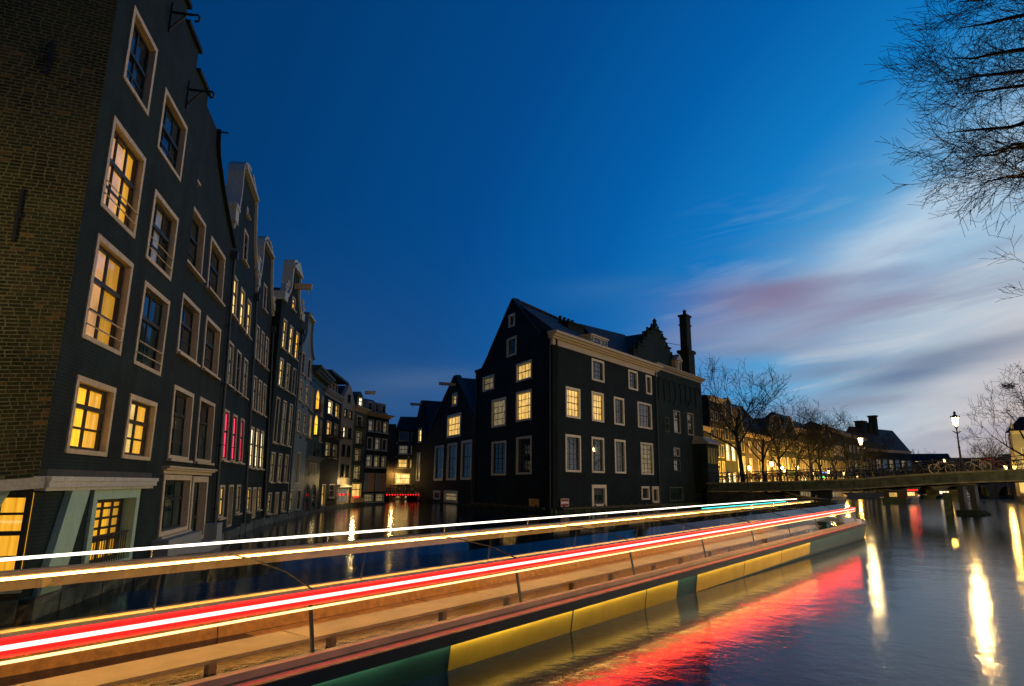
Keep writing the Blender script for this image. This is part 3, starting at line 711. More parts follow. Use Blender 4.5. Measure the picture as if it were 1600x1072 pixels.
def mkC(h, L):
    cx = L / 2
    MB().box(cx - 1.15, -.22, 14.5, cx + 1.15, .5, 14.64).prism([(cx - 1.05, 14.645), (cx + 1.05, 14.645), (cx, 15.2)], -.2, .4).build('pediment', 'white_stone', h)
    for s in (.35, L - .35):
        m = MB().box(s - .35, -.15, 12.1, s + .35, .5, 12.6); spiral(m, s, 12.85, .3); spiral(m, s + (.35 if s < 2 else -.35), 13.2, .25); m.build('shoulder_scroll', 'white_stone', h)
gable_house('P4', 'P5', 0, 'dark neck gable house with ornate white scrolls and a long hoist beam', 'brick_dark', lambda L: neckprof(L, -.8, 12.1, 15.05, .95),
    [(.5, 1.6, [C3C[0], C3C[2]], 'lit_dim'), (.15, 1.6, [C3C[1]], 'door lit_pale'), (2.15, 3.75, C3C, ['lit_dim', 'lit_dim', 'lit_dim']), (4.25, 6.75, C3C, ['glass_teal', 'lit_curtain', 'lit_curtain']), (7.35, 8.95, C3C, ['lit_yellow', 'lit_dim', 'glass_dark']), (9.5, 11.2, C3C, ['lit_yellow', 'lit_yellow', 'lit_amber']), (12.2, 12.95, [(2.2, 3.0)], 'lit_amber')],
    3, 12.1, 13.4, beams=(2.6, 13.6, 1.0), pipe_top=11.3, mk=mkC)
C2D = [(.9, 1.9), (3.0, 4.0)]
def mkD(h, L):
    for z in (5.0, 7.0, 8.85):
        for s in (.45, 2.4, 4.6): MB().box(s - .07, -.06, z - .1, s + .07, .0, z + .1).build('wall_anchor', 'iron', h)
    MB().box(1.6, -.25, 12.9, 3.5, .45, 13.05).build('gable_cap', 'white_stone', h)
gable_house('P5', 'P6', 0, 'whitewashed neck gable house with small paired windows and a tall arched loft door', 'grey_plaster', lambda L: neckprof(L, -.8, 10.6, 13.2, .9),
    [(.35, 1.7, [(.4, 1.6), (3.0, 4.2)], ['lit_dim', 'glass_teal']), (2.05, 4.05, [(1.9, 3.1)], 'door lit_curtain'), (5.3, 6.65, C2D, 'lit_curtain'), (7.25, 8.6, C2D, 'lit_dim'), (9.0, 10.4, C2D, 'glass_dark')],
    2, 10.6, 12.2, stone='grey_plaster', mk=mkD)
def arch_window(house, s0, z0, s1, z1, glass, casing='cream', rail=True):
    w, h = s1 - s0, z1 - z0; r = w / 2
    def outline(i):
        pts = [(i, i * .5), (w - i, i * .5)]
        for k in range(9): t = math.pi * k / 8; pts.append((w / 2 + (r - i) * math.cos(t), h - r + (r - i) * math.sin(t)))
        return pts
    o, n = outline(0), outline(.1); m = MB()
    for k in range(len(o)):
        j = (k + 1) % len(o); m.hexa([(o[k][0], -.04, o[k][1]), (o[j][0], -.04, o[j][1]), (o[j][0], .06, o[j][1]), (o[k][0], .06, o[k][1]), (n[k][0], -.04, n[k][1]), (n[j][0], -.04, n[j][1]), (n[j][0], .06, n[j][1]), (n[k][0], .06, n[k][1])])
    win = m.build('arched_window', casing, house, (s0, 0, z0))
    MB().prism(n, -.012, -.004).build('pane', glass, win)
    b = MB().box(w / 2 - .025, -.03, .1, w / 2 + .025, -.013, h - .1).box(.1, -.03, h * .5, w - .1, -.013, h * .5 + .05); b.build('sash', 'sash_dark', win)
    if rail:
        q = MB().box(-.1, -.3, .5, w + .1, -.26, .54).box(-.1, -.3, .0, w + .1, .0, .04)
        for k in range(9): x = -.08 + (w + .16) * k / 8; q.box(x - .012, -.29, .04, x + .012, -.27, .5)
        q.build('balcony', 'iron', win)
    return win
def house_e1():
    M4, L = frame(V['P6'], V['P7'], .01)
    h = thing('canal_house', 'teal painted canal house with tall arched amber windows and arched garage doors', 'house', M4, ROWG)
    W = [(.5, 7.1, 1.3, 8.7), (4.8, 7.1, 5.6, 8.7), (.5, 5.2, 1.3, 6.8), (4.8, 5.2, 5.6, 6.8), (1.6, 2.7, 2.3, 3.55), (2.7, 2.7, 3.4, 3.55), (3.8, 2.7, 4.5, 3.55)]
    facade([(-.8, 0, L), (9.8, 0, L)], W).build('wall', 'grey_plaster' if False else 'teal_wood', h); body(h, L, 9, 9.8, 'teal_wood')
    for w, g in zip(W, ['lit_dim', 'lit_curtain', 'lit_yellow', 'lit_curtain', 'lit_curtain', 'lit_curtain', 'lit_dim']): window(h, *w, glass=g, fw=.08, casing='cream_far')
    arch_window(h, 2.35, 7.35, 3.75, 8.95, 'lit_amber'); arch_window(h, 2.35, 5.5, 3.75, 7.1, 'lit_amber'); arch_window(h, 2.35, 4.0, 3.75, 5.3, 'glass_teal', 'grey_plaster')
    cornice(h, -.1, L + .1, 9.3, 10.2, .75, 'teal_wood'); cornice(h, 0, L, 3.7, 3.95, .3, 'grey_plaster', 'string_course', 2)
    arch_window(h, .7, .05, 2.6, 2.1, 'glass_teal', 'grey_plaster', False); arch_window(h, 3.2, .05, 5.1, 2.1, 'glass_teal', 'grey_plaster', False)
    side_roof(h, L, 9, 10.15, 11.0, 'roof_lead', y0=.2); plinth(h, L, .2)
house_e1()
def house_e2():
    M4, L = frame(V['P7'], V['P8'], .01)
    h = thing('canal_house', 'dark teal house with glazed attic storey under a projecting flat roof', 'house', M4, ROWG)
    c = [(1.3, 2.9), (4.1, 5.5)]; W = []; G = []
    for z0, z1, g in ((7.6, 8.75, ('lit_white', 'lit_pale')), (5.85, 7.05, ('lit_pale', 'lit_curtain')), (4.15, 5.3, ('lit_dim', 'lit_dim'))):
        for k in range(2): W.append((*((c[k][0], z0, c[k][1], z1)),)); G.append(g[k])
    W += [(1.0, .3, 2.3, 2.0), (3.6, .9, 5.6, 2.0)]; G += ['lit_pale', 'glass_teal']
    facade([(-.8, 0, L), (9.3, 0, L)], W).build('wall', 'brick_dark', h); body(h, L, 9, 9.3, 'brick_dark')
    for w, g in zip(W, G): window(h, *w, glass=g, fw=.08, casing='cream_far')
    for s0, s1, z in ((1.1, 3.1, 5.9), (3.9, 5.7, 5.9), (1.1, 3.1, 4.2)):
        m = MB().box(s0, -.5, z - .1, s1, 0, z).box(s0, -.5, z + .5, s1, -.46, z + .54)
        for k in range(12): x = s0 + .03 + (s1 - s0 - .06) * k / 11; m.box(x - .01, -.49, z, x + .01, -.47, z + .5)
        m.build('balcony', 'iron', h)
    cornice(h, 0, L, 8.95, 9.5, .35, 'pale_plaster')
    MB().box(.1, .5, 9.5, L - .1, 7, 10.75).build('attic_wall', 'pale_plaster', h)
    for k in range(5): window(h, .35 + k * 1.18, 9.65, 1.4 + k * 1.18, 10.6, glass='glass_dark', fw=.07, casing='cream_far', sill=False, reveal=.12).location.y = .34
    MB().hexa([(-.1, -.5, 10.76), (L + .3, -.5, 10.76), (L + .3, 8, 10.76), (-.1, 8, 10.76), (-.1, -.5, 10.95), (L + .3, -.5, 10.95), (L + .3, 8, 11.1), (-.1, 8, 11.1)]).build('flat_roof', 'roof_lead', h)
    plinth(h, L, .25)
house_e2()
def house_f():
    M4, L = frame(V['P8'], V['P9'])
    h = thing('canal_house', 'slim beige plastered house with pointed gable and bright shop front', 'house', M4, ROWG)
    W = []; G = []
    for z0, z1, g in ((7.95, 8.7, ('lit_dim', 'lit_dim')), (6.1, 7.1, ('lit_white', 'glass_teal')), (4.5, 5.5, ('glass_teal', 'glass_teal')), (2.65, 3.75, ('glass_teal', 'glass_teal'))):
        W += [(.65, z0, 1.65, z1), (2.3, z0, 3.3, z1)]; G += g
    W += [(1.45, 9.4, 2.4, 10.1), (.3, .3, 3.7, 1.75)]; G += ['glass_dark', 'lit_dim']
    facade([(-.8, 0, L), (9.45, 0, L), (11.0, 1.75, 2.25)], W).build('wall', 'beige_plaster', h); body(h, L, 9, 9.45, 'beige_plaster'); gable_roof(h, L, 9, 9.3, 10.8)
    for w, g in zip(W[:-1], G): window(h, *w, glass=g, fw=.05, casing='sash_dark')
    window(h, *W[-1], glass='lit_curtain', cols=4, fw=.12, casing='cream', name='shop_window', sill=False)
    MB().box(.2, -.25, 1.8, 3.8, 0, 1.95).build('shop_cornice', 'cream', h); MB().box(.3, -.28, 1.76, 3.7, -.2, 1.795).build('shop_light', 'led_warm', h)
    ld = bpy.data.lights.new('shop_lamp', 'POINT'); ld.energy = 200; ld.color = (1, .68, .28); ld.shadow_soft_size = .12
    lo = bpy.data.objects.new('shop_lamp', ld); COL.objects.link(lo); lo.parent = h; lo.location = (2.0, -1.0, 2.3)
    MB().tube([(2.0, 0, 2.6), (2.0, -.9, 2.62), (2.0, -1.0, 2.5)], .02, 5).lathe([(.18, 2.36), (.05, 2.5)], 8, (2.0, -1.0, 0)).build('lamp_arm', 'iron', h)
    for s in (.5, 1.6, 3.1):
        MB().lathe([(.02, -.08), (.07, -.03), (.07, .03), (.02, .08)], 8).build('red_lantern', 'red_bulb', h, (s, -.15, 1.1))
    plinth(h, L, .2)
house_f()
def house_g():
    M4, L = frame(V['P9'], V['P10'])
    h = thing('canal_house', 'narrow dark green house with a lit dormer, balconies and hoist beam on the roof', 'house', M4, ROWG)
    W = [(.75, 7.45, 2.2, 8.5), (.75, 5.75, 2.2, 7.0), (.75, 4.1, 2.2, 5.35), (.75, 2.4, 2.3, 3.75), (.5, .75, 3.0, 2.15)]
    facade([(-.8, 0, L), (9.1, 0, L)], W).build('wall', 'teal_wood', h); body(h, L, 9, 9.1, 'teal_wood')
    for w, g in zip(W, ['glass_dark', 'lit_curtain', 'lit_dim', 'lit_dim', 'lit_pale']): window(h, *w, glass=g, fw=.09, casing='cream_far')
    for z in (7.45, 5.75, 4.1, 2.4):
        m = MB().box(.5, -.45, z - .08, 2.5, 0, z).box(.5, -.45, z + .42, 2.5, -.41, z + .46)
        for k in range(10): x = .53 + 1.94 * k / 9; m.box(x - .01, -.44, z, x + .01, -.42, z + .42)
        m.build('balcony', 'iron', h)
    MB().box(.4, -.3, .3, 3.1, .0, .68).build('shop_panel', 'shutter_wood', h)
    for s in (.8, 1.3, 1.8): MB().lathe([(.02, -.07), (.06, -.03), (.06, .03), (.02, .07)], 8).build('red_lantern', 'red_bulb', h, (s, -.2, .85))
    cornice(h, -.05, L + .05, 8.85, 9.3, .4, 'cream_far')
    side_roof(h, L, 8, 9.28, 11.0, y0=.1)
    dm = MB().box(.9, .2, 9.3, 2.3, 2.6, 10.45).prism([(.8, 10.45), (2.4, 10.45), (1.6, 10.9)], .1, 2.8).build('dormer', 'teal_wood', h)
    window(h, 1.1, 9.45, 2.1, 10.35, glass='lit_white', fw=.08, reveal=.12, sill=False).location.y = .08
    beam(h, 2.7, 10.9, 1.0); plinth(h, L, .3)
house_g()
def house_h():
    M4, L = frame(V['P10'], V['P11'])
    h = thing('canal_house', 'dark brick house with nine white sash windows and orange wooden shutters', 'house', M4, ROWG)
    cc = [(.2, 1.15), (1.5, 2.4), (2.75, 3.65)]; W = []
    for z0, z1 in ((7.2, 8.4), (5.4, 6.65), (3.65, 4.87)): W += [(a, z0, b, z1) for a, b in cc]
    B = [(.15, .25, 1.75, 1.1), (2.1, .25, 3.6, 1.1)]
    facade([(-.8, 0, L), (8.9, 0, L)], W + B).build('wall', 'brick_dark2', h); body(h, L, 9, 8.9, 'brick_dark2')
    for i, w in enumerate(W): window(h, *w, glass=['lit_curtain', 'glass_dark', 'lit_dim', 'glass_dark', 'lit_curtain', 'glass_dark', 'lit_curtain', 'lit_dim', 'lit_dim'][i], fw=.11, casing='white_stone')
    for w in B: window(h, *w, glass='lit_dim', cols=5, rows=(0, .5, 1), sub=(2, 2), fw=.08, casing='white_stone')
    for k, (a, b) in enumerate(((.05, .72), (.74, 1.72), (1.95, 2.55), (2.57, 3.75))):
        s = MB().box(a, -.07, 1.28, b, 0, 3.1).build('shutter', ('pale_plaster', 'shutter_wood')[k % 2], h)
        if k % 2: MB().prism([((a + b) / 2 + .25 * (1 if k == 1 else -1) + .07 * math.cos(t * math.pi / 4), 2.7 + .13 * math.sin(t * math.pi / 4)) for t in range(8)], -.085, -.072).build('oval_hole', 'sash_dark', s)
    cornice(h, -.1, L + .25, 8.75, 9.1, .45, 'cream_far')
    side_roof(h, L, 8, 9.08, 10.7, y0=.2, yr=2.2)
    for k in range(3):
        s = .35 + k * 1.2
        MB().box(s, .4, 9.1, s + .8, 2.4, 10.2).box(s - .06, .3, 10.202, s + .86, 2.5, 10.3).build('dormer', 'white_stone', h)
        window(h, s + .08, 9.3, s + .72, 10.15, glass='glass_dark', fw=.06, reveal=.1, sill=False, casing='white_stone').location.y = .3
    plinth(h, L, .15)
house_h()
def house_k():
    M4, L = frame((-16.7, 88), (-12.2, 88.6))
    h = thing('canal_house', 'brick house with rows of yellow windows closing the narrow canal behind the footbridge', 'house', M4)
    W = []; G = []
    for z0, z1, g in ((7.75, 9.0, ('glass_dark', 'glass_dark')), (5.95, 7.2, ('lit_curtain', 'lit_curtain')), (4.1, 5.35, ('lit_pale', 'lit_yellow'))):
        W += [(1.4, z0, 2.75, z1), (3.0, z0, 3.85, z1)]; G += g
    W += [(1.2, 1.95, 3.2, 3.45), (1.3, .15, 2.0, .75), (2.5, .15, 3.2, .75), (.2, 3.9, .75, 5.3)]; G += ['lit_yellow', 'lit_yellow', 'lit_yellow', 'lit_yellow']
    facade([(-.8, 0, L), (9.2, 0, L)], W).build('wall', 'brick_brown', h); body(h, L, 7, 9.2, 'brick_brown')
    for w, g in zip(W, G): window(h, *w, glass=g, cols=3 if w[2] - w[0] > 1 else 2, fw=.1, casing='cream')
    for z in (5.6, 7.45):
        for s in (1.15, 2.88, 4.0): MB().box(s - .12, -.06, z - .12, s + .12, 0, z + .12).build('corner_stone', 'white_stone', h)
    MB().box(-1.6, -.25, -.8, .98, .0, 10.0).build('brick_pier', 'brick_brown', h)
    ld = bpy.data.lights.new('wall_lamp', 'POINT'); ld.energy = 260; ld.color = (1, .6, .16); ld.shadow_soft_size = .1
    lo = bpy.data.objects.new('wall_lamp', ld); COL.objects.link(lo); lo.parent = h; lo.location = (.9, -1.1, 3.3)
    MB().tube([(.9, -.25, 3.6), (.9, -1.0, 3.62), (.9, -1.1, 3.5)], .02, 5).lathe([(.16, 3.4), (.04, 3.5)], 8, (.9, -1.1, 0)).build('lamp_arm', 'iron', h)
    m = MB().hexa([(.9, -.2, 9.2), (L + .2, -.2, 9.2), (L + .2, 6, 9.2), (.9, 6, 9.2), (1.4, 1.4, 11.2), (L - .3, 1.4, 11.2), (L - .3, 5, 11.2), (1.4, 5, 11.2)]); m.build('roof', 'roof_tile', h)
    plinth(h, L, .12)
house_k()

# ------------------------------------------------------------------ the house on the point between the two canals
CORN = Vector((3.373, 52.0)); DR = Vector((math.sin(R(38)), math.cos(R(38)))); ER = CORN + DR * 19.30; TR = ER + DR * 12.7
GL = Vector((-3.634, 65.752))
def point_house():
    MG, LG = frame(GL, CORN); MR, LR = frame(CORN, ER)
    h = thing('point_house', 'big black house with steep gable and white framed windows where two canals meet', 'house', Matrix.Translation((CORN.x, CORN.y, 0)))
    inv = h.matrix_world.inverted()
    fg = MB(); W = [(7.3, 16.65, 8.58, 17.92), (6.95, 13.85, 8.95, 15.65), (8.95, 11.2, 11.93, 12.9), (1.6, 11.2, 4.26, 12.7), (8.98, 7.6, 11.9, 10.3), (3.85, 7.45, 6.94, 10.15), (9.1, 3.0, 11.92, 6.25), (4.0, 2.95, 7.1, 6.1)]
    peak = 8.1
    prof = [(-.8, 0, LG), (13.75, 0, LG), (13.8, 1.9, LG), (14.4, 2.55, LG), (14.9, 3.1, 13.5), (19.3, peak - .15, peak + .15)]
    g = facade(prof, W, .5).build('gable_wall', 'brick_black', h); g.matrix_local = inv @ MG
    gl = ['glass_dark', 'glass_dark', 'lit_pale', 'lit_dim', 'lit_pale', 'lit_dim', 'glass_teal', 'glass_teal']
    for i, (w, gm) in enumerate(zip(W, gl)):
        big = i > 3
        o = window(h, *w, glass=gm, cols=1 if i == 0 else (2 if i in (1, 3) else (4 if i in (2, 4) else 3)), rows=(0, .5, 1), sub=(2, 2) if i in (4, 5) else ((3, 3) if big else (1, 1)), fw=.2, reveal=.2, sill=False, bar=.05, proud=.05, casing='cream_lamplit')
        o.matrix_local = inv @ MG @ Matrix.Translation((w[0], 0, w[1]))
    WR = [(6.2, 11.4, 8.45, 13.4, 'glass_dark'), (13.2, 11.45, 15.2, 13.4, 'glass_dark'), (17.0, 11.4, 18.35, 13.4, 'glass_dark'), (1.9, 7.7, 4.2, 10.3, 'lit_pale'), (6.1, 7.72, 8.25, 10.38, 'lit_pale'), (10.15, 7.73, 12.15, 10.35, 'glass_dark'), (14.95, 7.8, 18.1, 10.4, 'glass_dark'),
          (1.8, 3.2, 4.2, 6.28, 'glass_teal'), (5.98, 3.21, 8.16, 6.33, 'glass_teal'), (10.1, 3.25, 12.2, 6.36, 'glass_teal'), (15.35, 3.22, 18.1, 6.38, 'lit_dim'), (5.9, .32, 8.4, 2.2, 'door'), (15.25, .8, 17.0, 2.1, 'glass_teal'), (17.55, .45, 19.1, 2.1, 'door')]
    r = facade([(-.8, 0, LR), (13.7, 0, LR)], [w[:4] for w in WR], .5).build('front_wall', 'brick_black', h); r.matrix_local = inv @ MR
    for i, w in enumerate(WR):
        if w[4] == 'door': o = window(h, *w[:4], glass='glass_teal', cols=1, rows=(0, .7, 1), sub=(1, 1), fw=.3, sash='sash_dark', sashw=.25, sill=False, name='door', proud=.06, casing='cream_lamplit')
        else: o = window(h, *w[:4], glass=w[4], cols=2 if i in (2, 12) else (4 if i in (3, 4, 6) else 3), rows=(0, .5, 1), sub=(2, 2) if i < 7 else (3, 3), fw=.2, reveal=.2, sill=False, bar=.05, proud=.05, casing='cream_lamplit')
        o.matrix_local = inv @ MR @ Matrix.Translation((w[0], 0, w[1]))
    m = MB().box(-.15, -.12, 13.55, LR + .3, .1, 14.05)
    for k, (a, b, p) in enumerate(((14.052, 14.2, .35), (14.202, 14.38, .55), (14.382, 14.6, .8))): m.box(-.35 - p * .3, -p, a, LR + .3 + p * .1, .1, b)
    o = m.build('cornice', 'cream', h); o.matrix_local = inv @ MR
    # roof from the street cornice up to the ridge that starts at the gable peak
    G = lambda s, z, y=0: MG @ Vector((s, y, z)); Q = lambda s, z, y=0: MR @ Vector((s, y, z))
    rb = MB(); pk = G(peak, 19.25, .1); e0 = Q(-.1, 14.62, -.4); e1 = Q(LR + .2, 14.62, -.4); rp = pk + Vector((DR.x, DR.y, 0)) * 21; rp.z = 18.3
    rb.quad(e0, e1, rp, pk); rb.quad(pk, rp, Q(LR, 13.5, 16), G(.2, 13.7, .3)); rb.poly([G(13.4, 14.9, .1), e0, pk])
    o = rb.build('roof', 'roof_tile', h); o.matrix_local = inv
    # back walls
    bw = MB(); a0 = G(0, -.8, .2); a1 = Q(LR - .1, -.8, 14); a2 = Q(LR - .1, -.8, .2)
    for p, q in ((a0, a1), (a1, a2)): bw.quad(p, q, q + Vector((0, 0, 14.4)), p + Vector((0, 0, 14.4)))
    o = bw.build('back_wall', 'brick_black', h); o.matrix_local = inv
    # ridge coping of the gable
    m = MB()
    for (s0, z0), (s1, z1) in (((3.0, 14.85), (peak, 19.3)), ((peak, 19.3), (13.6, 14.8))):
        d = Vector((s1 - s0, z1 - z0)).normalized(); n = Vector((-d.y, d.x)) * .16
        m.hexa([(s0, -.1, z0), (s1, -.1, z1), (s1, .55, z1), (s0, .55, z0), (s0 + n.x, -.1, z0 + n.y), (s1 + n.x, -.1, z1 + n.y), (s1 + n.x, .55, z1 + n.y), (s0 + n.x, .55, z0 + n.y)])
    o = m.build('coping', 'roof_lead', h); o.matrix_local = inv @ MG
    # row of ridge tiles with uneven edge
    m = MB()
    for k in range(46):
        p = pk + (rp - pk) * (k / 46); q = pk + (rp - pk) * ((k + .9) / 46); m.tube([p + Vector((0, 0, .1)), q + Vector((0, 0, .16))], .14, 6)
    o = m.build('ridge_tiles', 'roof_tile', h); o.matrix_local = inv
    # dormer and chimney on the street side
    d = MB().box(7.4, .7, 14.6, 10.4, 4.5, 15.85).box(7.25, .55, 15.852, 10.55, 4.6, 16.0).build('dormer', 'cream', h); d.matrix_local = inv @ MR
    for k in range(2):
        o = window(h, 0, 0, 1.3, 1.05, glass='glass_dark', cols=2, fw=.08, reveal=.1, sill=False); o.matrix_local = inv @ MR @ Matrix.Translation((7.55 + k * 1.4, .6, 14.72))
    c = MB().box(8.6, 4.0, 15, 11.6, 6.4, 17.8).box(8.45, 3.85, 17.802, 11.75, 6.55, 18.0)
    for k in range(4): c.lathe([(.18, 0), (.14, .6), (.18, .62), (.16, .75)], 8, (9.0 + k * .75, 5.2, 18.0))
    o = c.build('chimney', 'brick_dark2', h); o.matrix_local = inv @ MR
    c = MB().box(13.6, 4.2, 15, 15.0, 5.6, 17.3).box(13.45, 4.05, 17.302, 15.15, 5.75, 17.5).lathe([(.25, 0), (.15, .5), (.3, .6), (.1, .8)], 8, (14.3, 4.9, 17.5))
    o = c.build('chimney', 'brick_dark2', h); o.matrix_local = inv @ MR
    for M_, s, zt in ((MG, .15, 13.4), (MG, 15.2, 14.0), (MR, 19.2, 13.6)):
        o = pipe(h, 0, .2, zt, .07); o.matrix_local = inv @ M_ @ Matrix.Translation((s, 0, 0))
    o = MB().box(0, -.18, -.8, LG, .05, .3).build('plinth', 'stone_moss', h); o.matrix_local = inv @ MG
    o = MB().box(0, -.18, -.8, LR, .05, .26).build('plinth', 'stone_moss', h); o.matrix_local = inv @ MR
    # timber fender in the water
    for M_, Lx, nm in ((MG, LG, 0), (MR, LR, 1)):
        f = thing('timber_fender', 'low timber fender along the foot of the black gable wall' if nm == 0 else 'low timber fender along the foot of the black street front', 'fender', M_, None)
        MB().box(.3, -.75, .22, Lx - .3, -.6, .4).build('rail', 'timber', f)
        for k in range(int(Lx / 1.6)): MB().tube([(.8 + k * 1.6, -.52, -1), (.8 + k * 1.6, -.52, .55)], .09, 6).build('post', 'timber', f)
    # two boards on the walls
    sg = thing('notice_board', 'orange notice board with dark dashes on the black wall near the waterline', 'sign', MG @ Matrix.Translation((11.65, -.06, .38)))
    MB().box(0, -.04, 0, 1.65, 0, .62).build('panel', 'sign_yellow', sg)
    for k in range(2): MB().box(.55, -.046, .22 + k * .14, .95, -.041, .27 + k * .14).build('mark', 'sign_red', sg)
    MB().box(.2, -.046, .46, 1.4, -.041, .49).build('mark', 'sign_red', sg)
    sg = thing('notice_board', 'red board with a white horizontal bar on the black wall near the waterline', 'sign', MR @ Matrix.Translation((.95, -.06, .45)))
    MB().box(0, -.04, 0, 1.2, 0, .62).build('panel', 'sign_red', sg); MB().box(.06, -.05, .22, 1.14, -.041, .40).build('bar', 'sign_white', sg)
    for (x0, z0, x1, z1) in ((0, 0, 1.2, .04), (0, .58, 1.2, .62), (0, .041, .04, .579), (1.16, .041, 1.2, .579)): MB().box(x0, -.052, z0, x1, -.0405, z1).build('edge', 'sign_white', sg)
point_house()

def house_m2():
    a, b = Vector((-10.61, 80.72)), GL; M4, L = frame(a, b)
    h = thing('canal_house', 'lower black house with three tall windows and hoist beam, left of the big gable house', 'house', M4, 'black gabled houses on the point')
    W = [(9.2, 10.6, 10.95, 12.1, 'lit_pale'), (7.75, 7.15, 12.3, 9.75, 'lit_pale'), (3.7, 2.45, 6.9, 6.5, 'glass_teal'), (8.15, 2.5, 11.3, 6.55, 'glass_teal'), (12.6, 2.55, 15.7, 6.62, 'glass_teal'), (3.7, .3, 6.2, 1.35, 'glass_teal'), (7.5, .12, 11.9, 1.4, 'lit_dim')]
    facade([(-.8, 0, L), (7.4, 0, L), (8.9, 2.2, L), (13.95, 9.8, 10.4)], [w[:4] for w in W], .5).build('wall', 'brick_black', h)
    for i, w in enumerate(W): window(h, *w[:4], glass=w[4], cols=(2, 4, 2, 2, 2, 1, 2)[i], rows=(0, .6, 1), sub=(1, 1) if i in (0, 5, 6) else (2, 1), fw=.28 if i > 1 else .32, reveal=.2, sill=False, bar=.06, proud=.05, casing='cream_lamplit')
    body(h, L, 10, 7.4, 'brick_black')
    m = MB(); m.quad((2.0, .4, 8.7), (2.0, 12, 8.7), (10.1, 12, 13.9), (10.1, .4, 13.9)); m.quad((L + .1, 12, 8.8), (L + .1, .4, 8.8), (10.1, .4, 13.9), (10.1, 12, 13.9)); m.build('roof', 'roof_tile', h)
    coping(h, [(2.0, 8.8), (9.9, 13.95)], 'roof_lead', .22); coping(h, [(10.3, 13.95), (L + .1, 8.9)], 'roof_lead', .22)
    beam(h, 10.1, 13.0, 1.9); pipe(h, L - .3, .2, 8.6, .09)
    MB().box(0, -.2, -.8, L, .05, .1).build('plinth', 'stone_moss', h)
    a3 = Vector((-13.2, 86.3)); M3, L3 = frame(a3, a)
    h = thing('canal_house', 'slim black gabled house beside the footbridge with hoist beam and pointed finial', 'house', M3, 'black gabled houses on the point')
    W = [(2.8, 7.2, 4.4, 9.1, 'lit_yellow'), (2.6, 2.4, 4.2, 6.0, 'lit_dim'), (2.6, .15, 4.4, 1.0, 'lit_dim')]
    facade([(-.8, 0, L3), (8.0, 0, L3), (12.7, L3 * .55 - .2, L3 * .55 + .2)], [w[:4] for w in W], .4).build('wall', 'brick_black', h)
    for w in W: window(h, *w[:4], glass=w[4], cols=2, fw=.25, sill=False, casing='cream_lamplit')
    gable_roof(h, L3, 9, 7.9, 12.6, cx=L3 * .55); body(h, L3, 9, 8, 'brick_black')
    beam(h, L3 * .55, 12.1, 1.4)
    MB().lathe([(.15, 0), (.3, .3), (.12, .5), (.25, .8), (.05, 1.4)], 8).build('finial', 'iron', h, (L3 * .8, 4, 12.2))
    MB().box(0, -.2, -.8, L3, .05, .1).build('plinth', 'stone_moss', h)
house_m2()

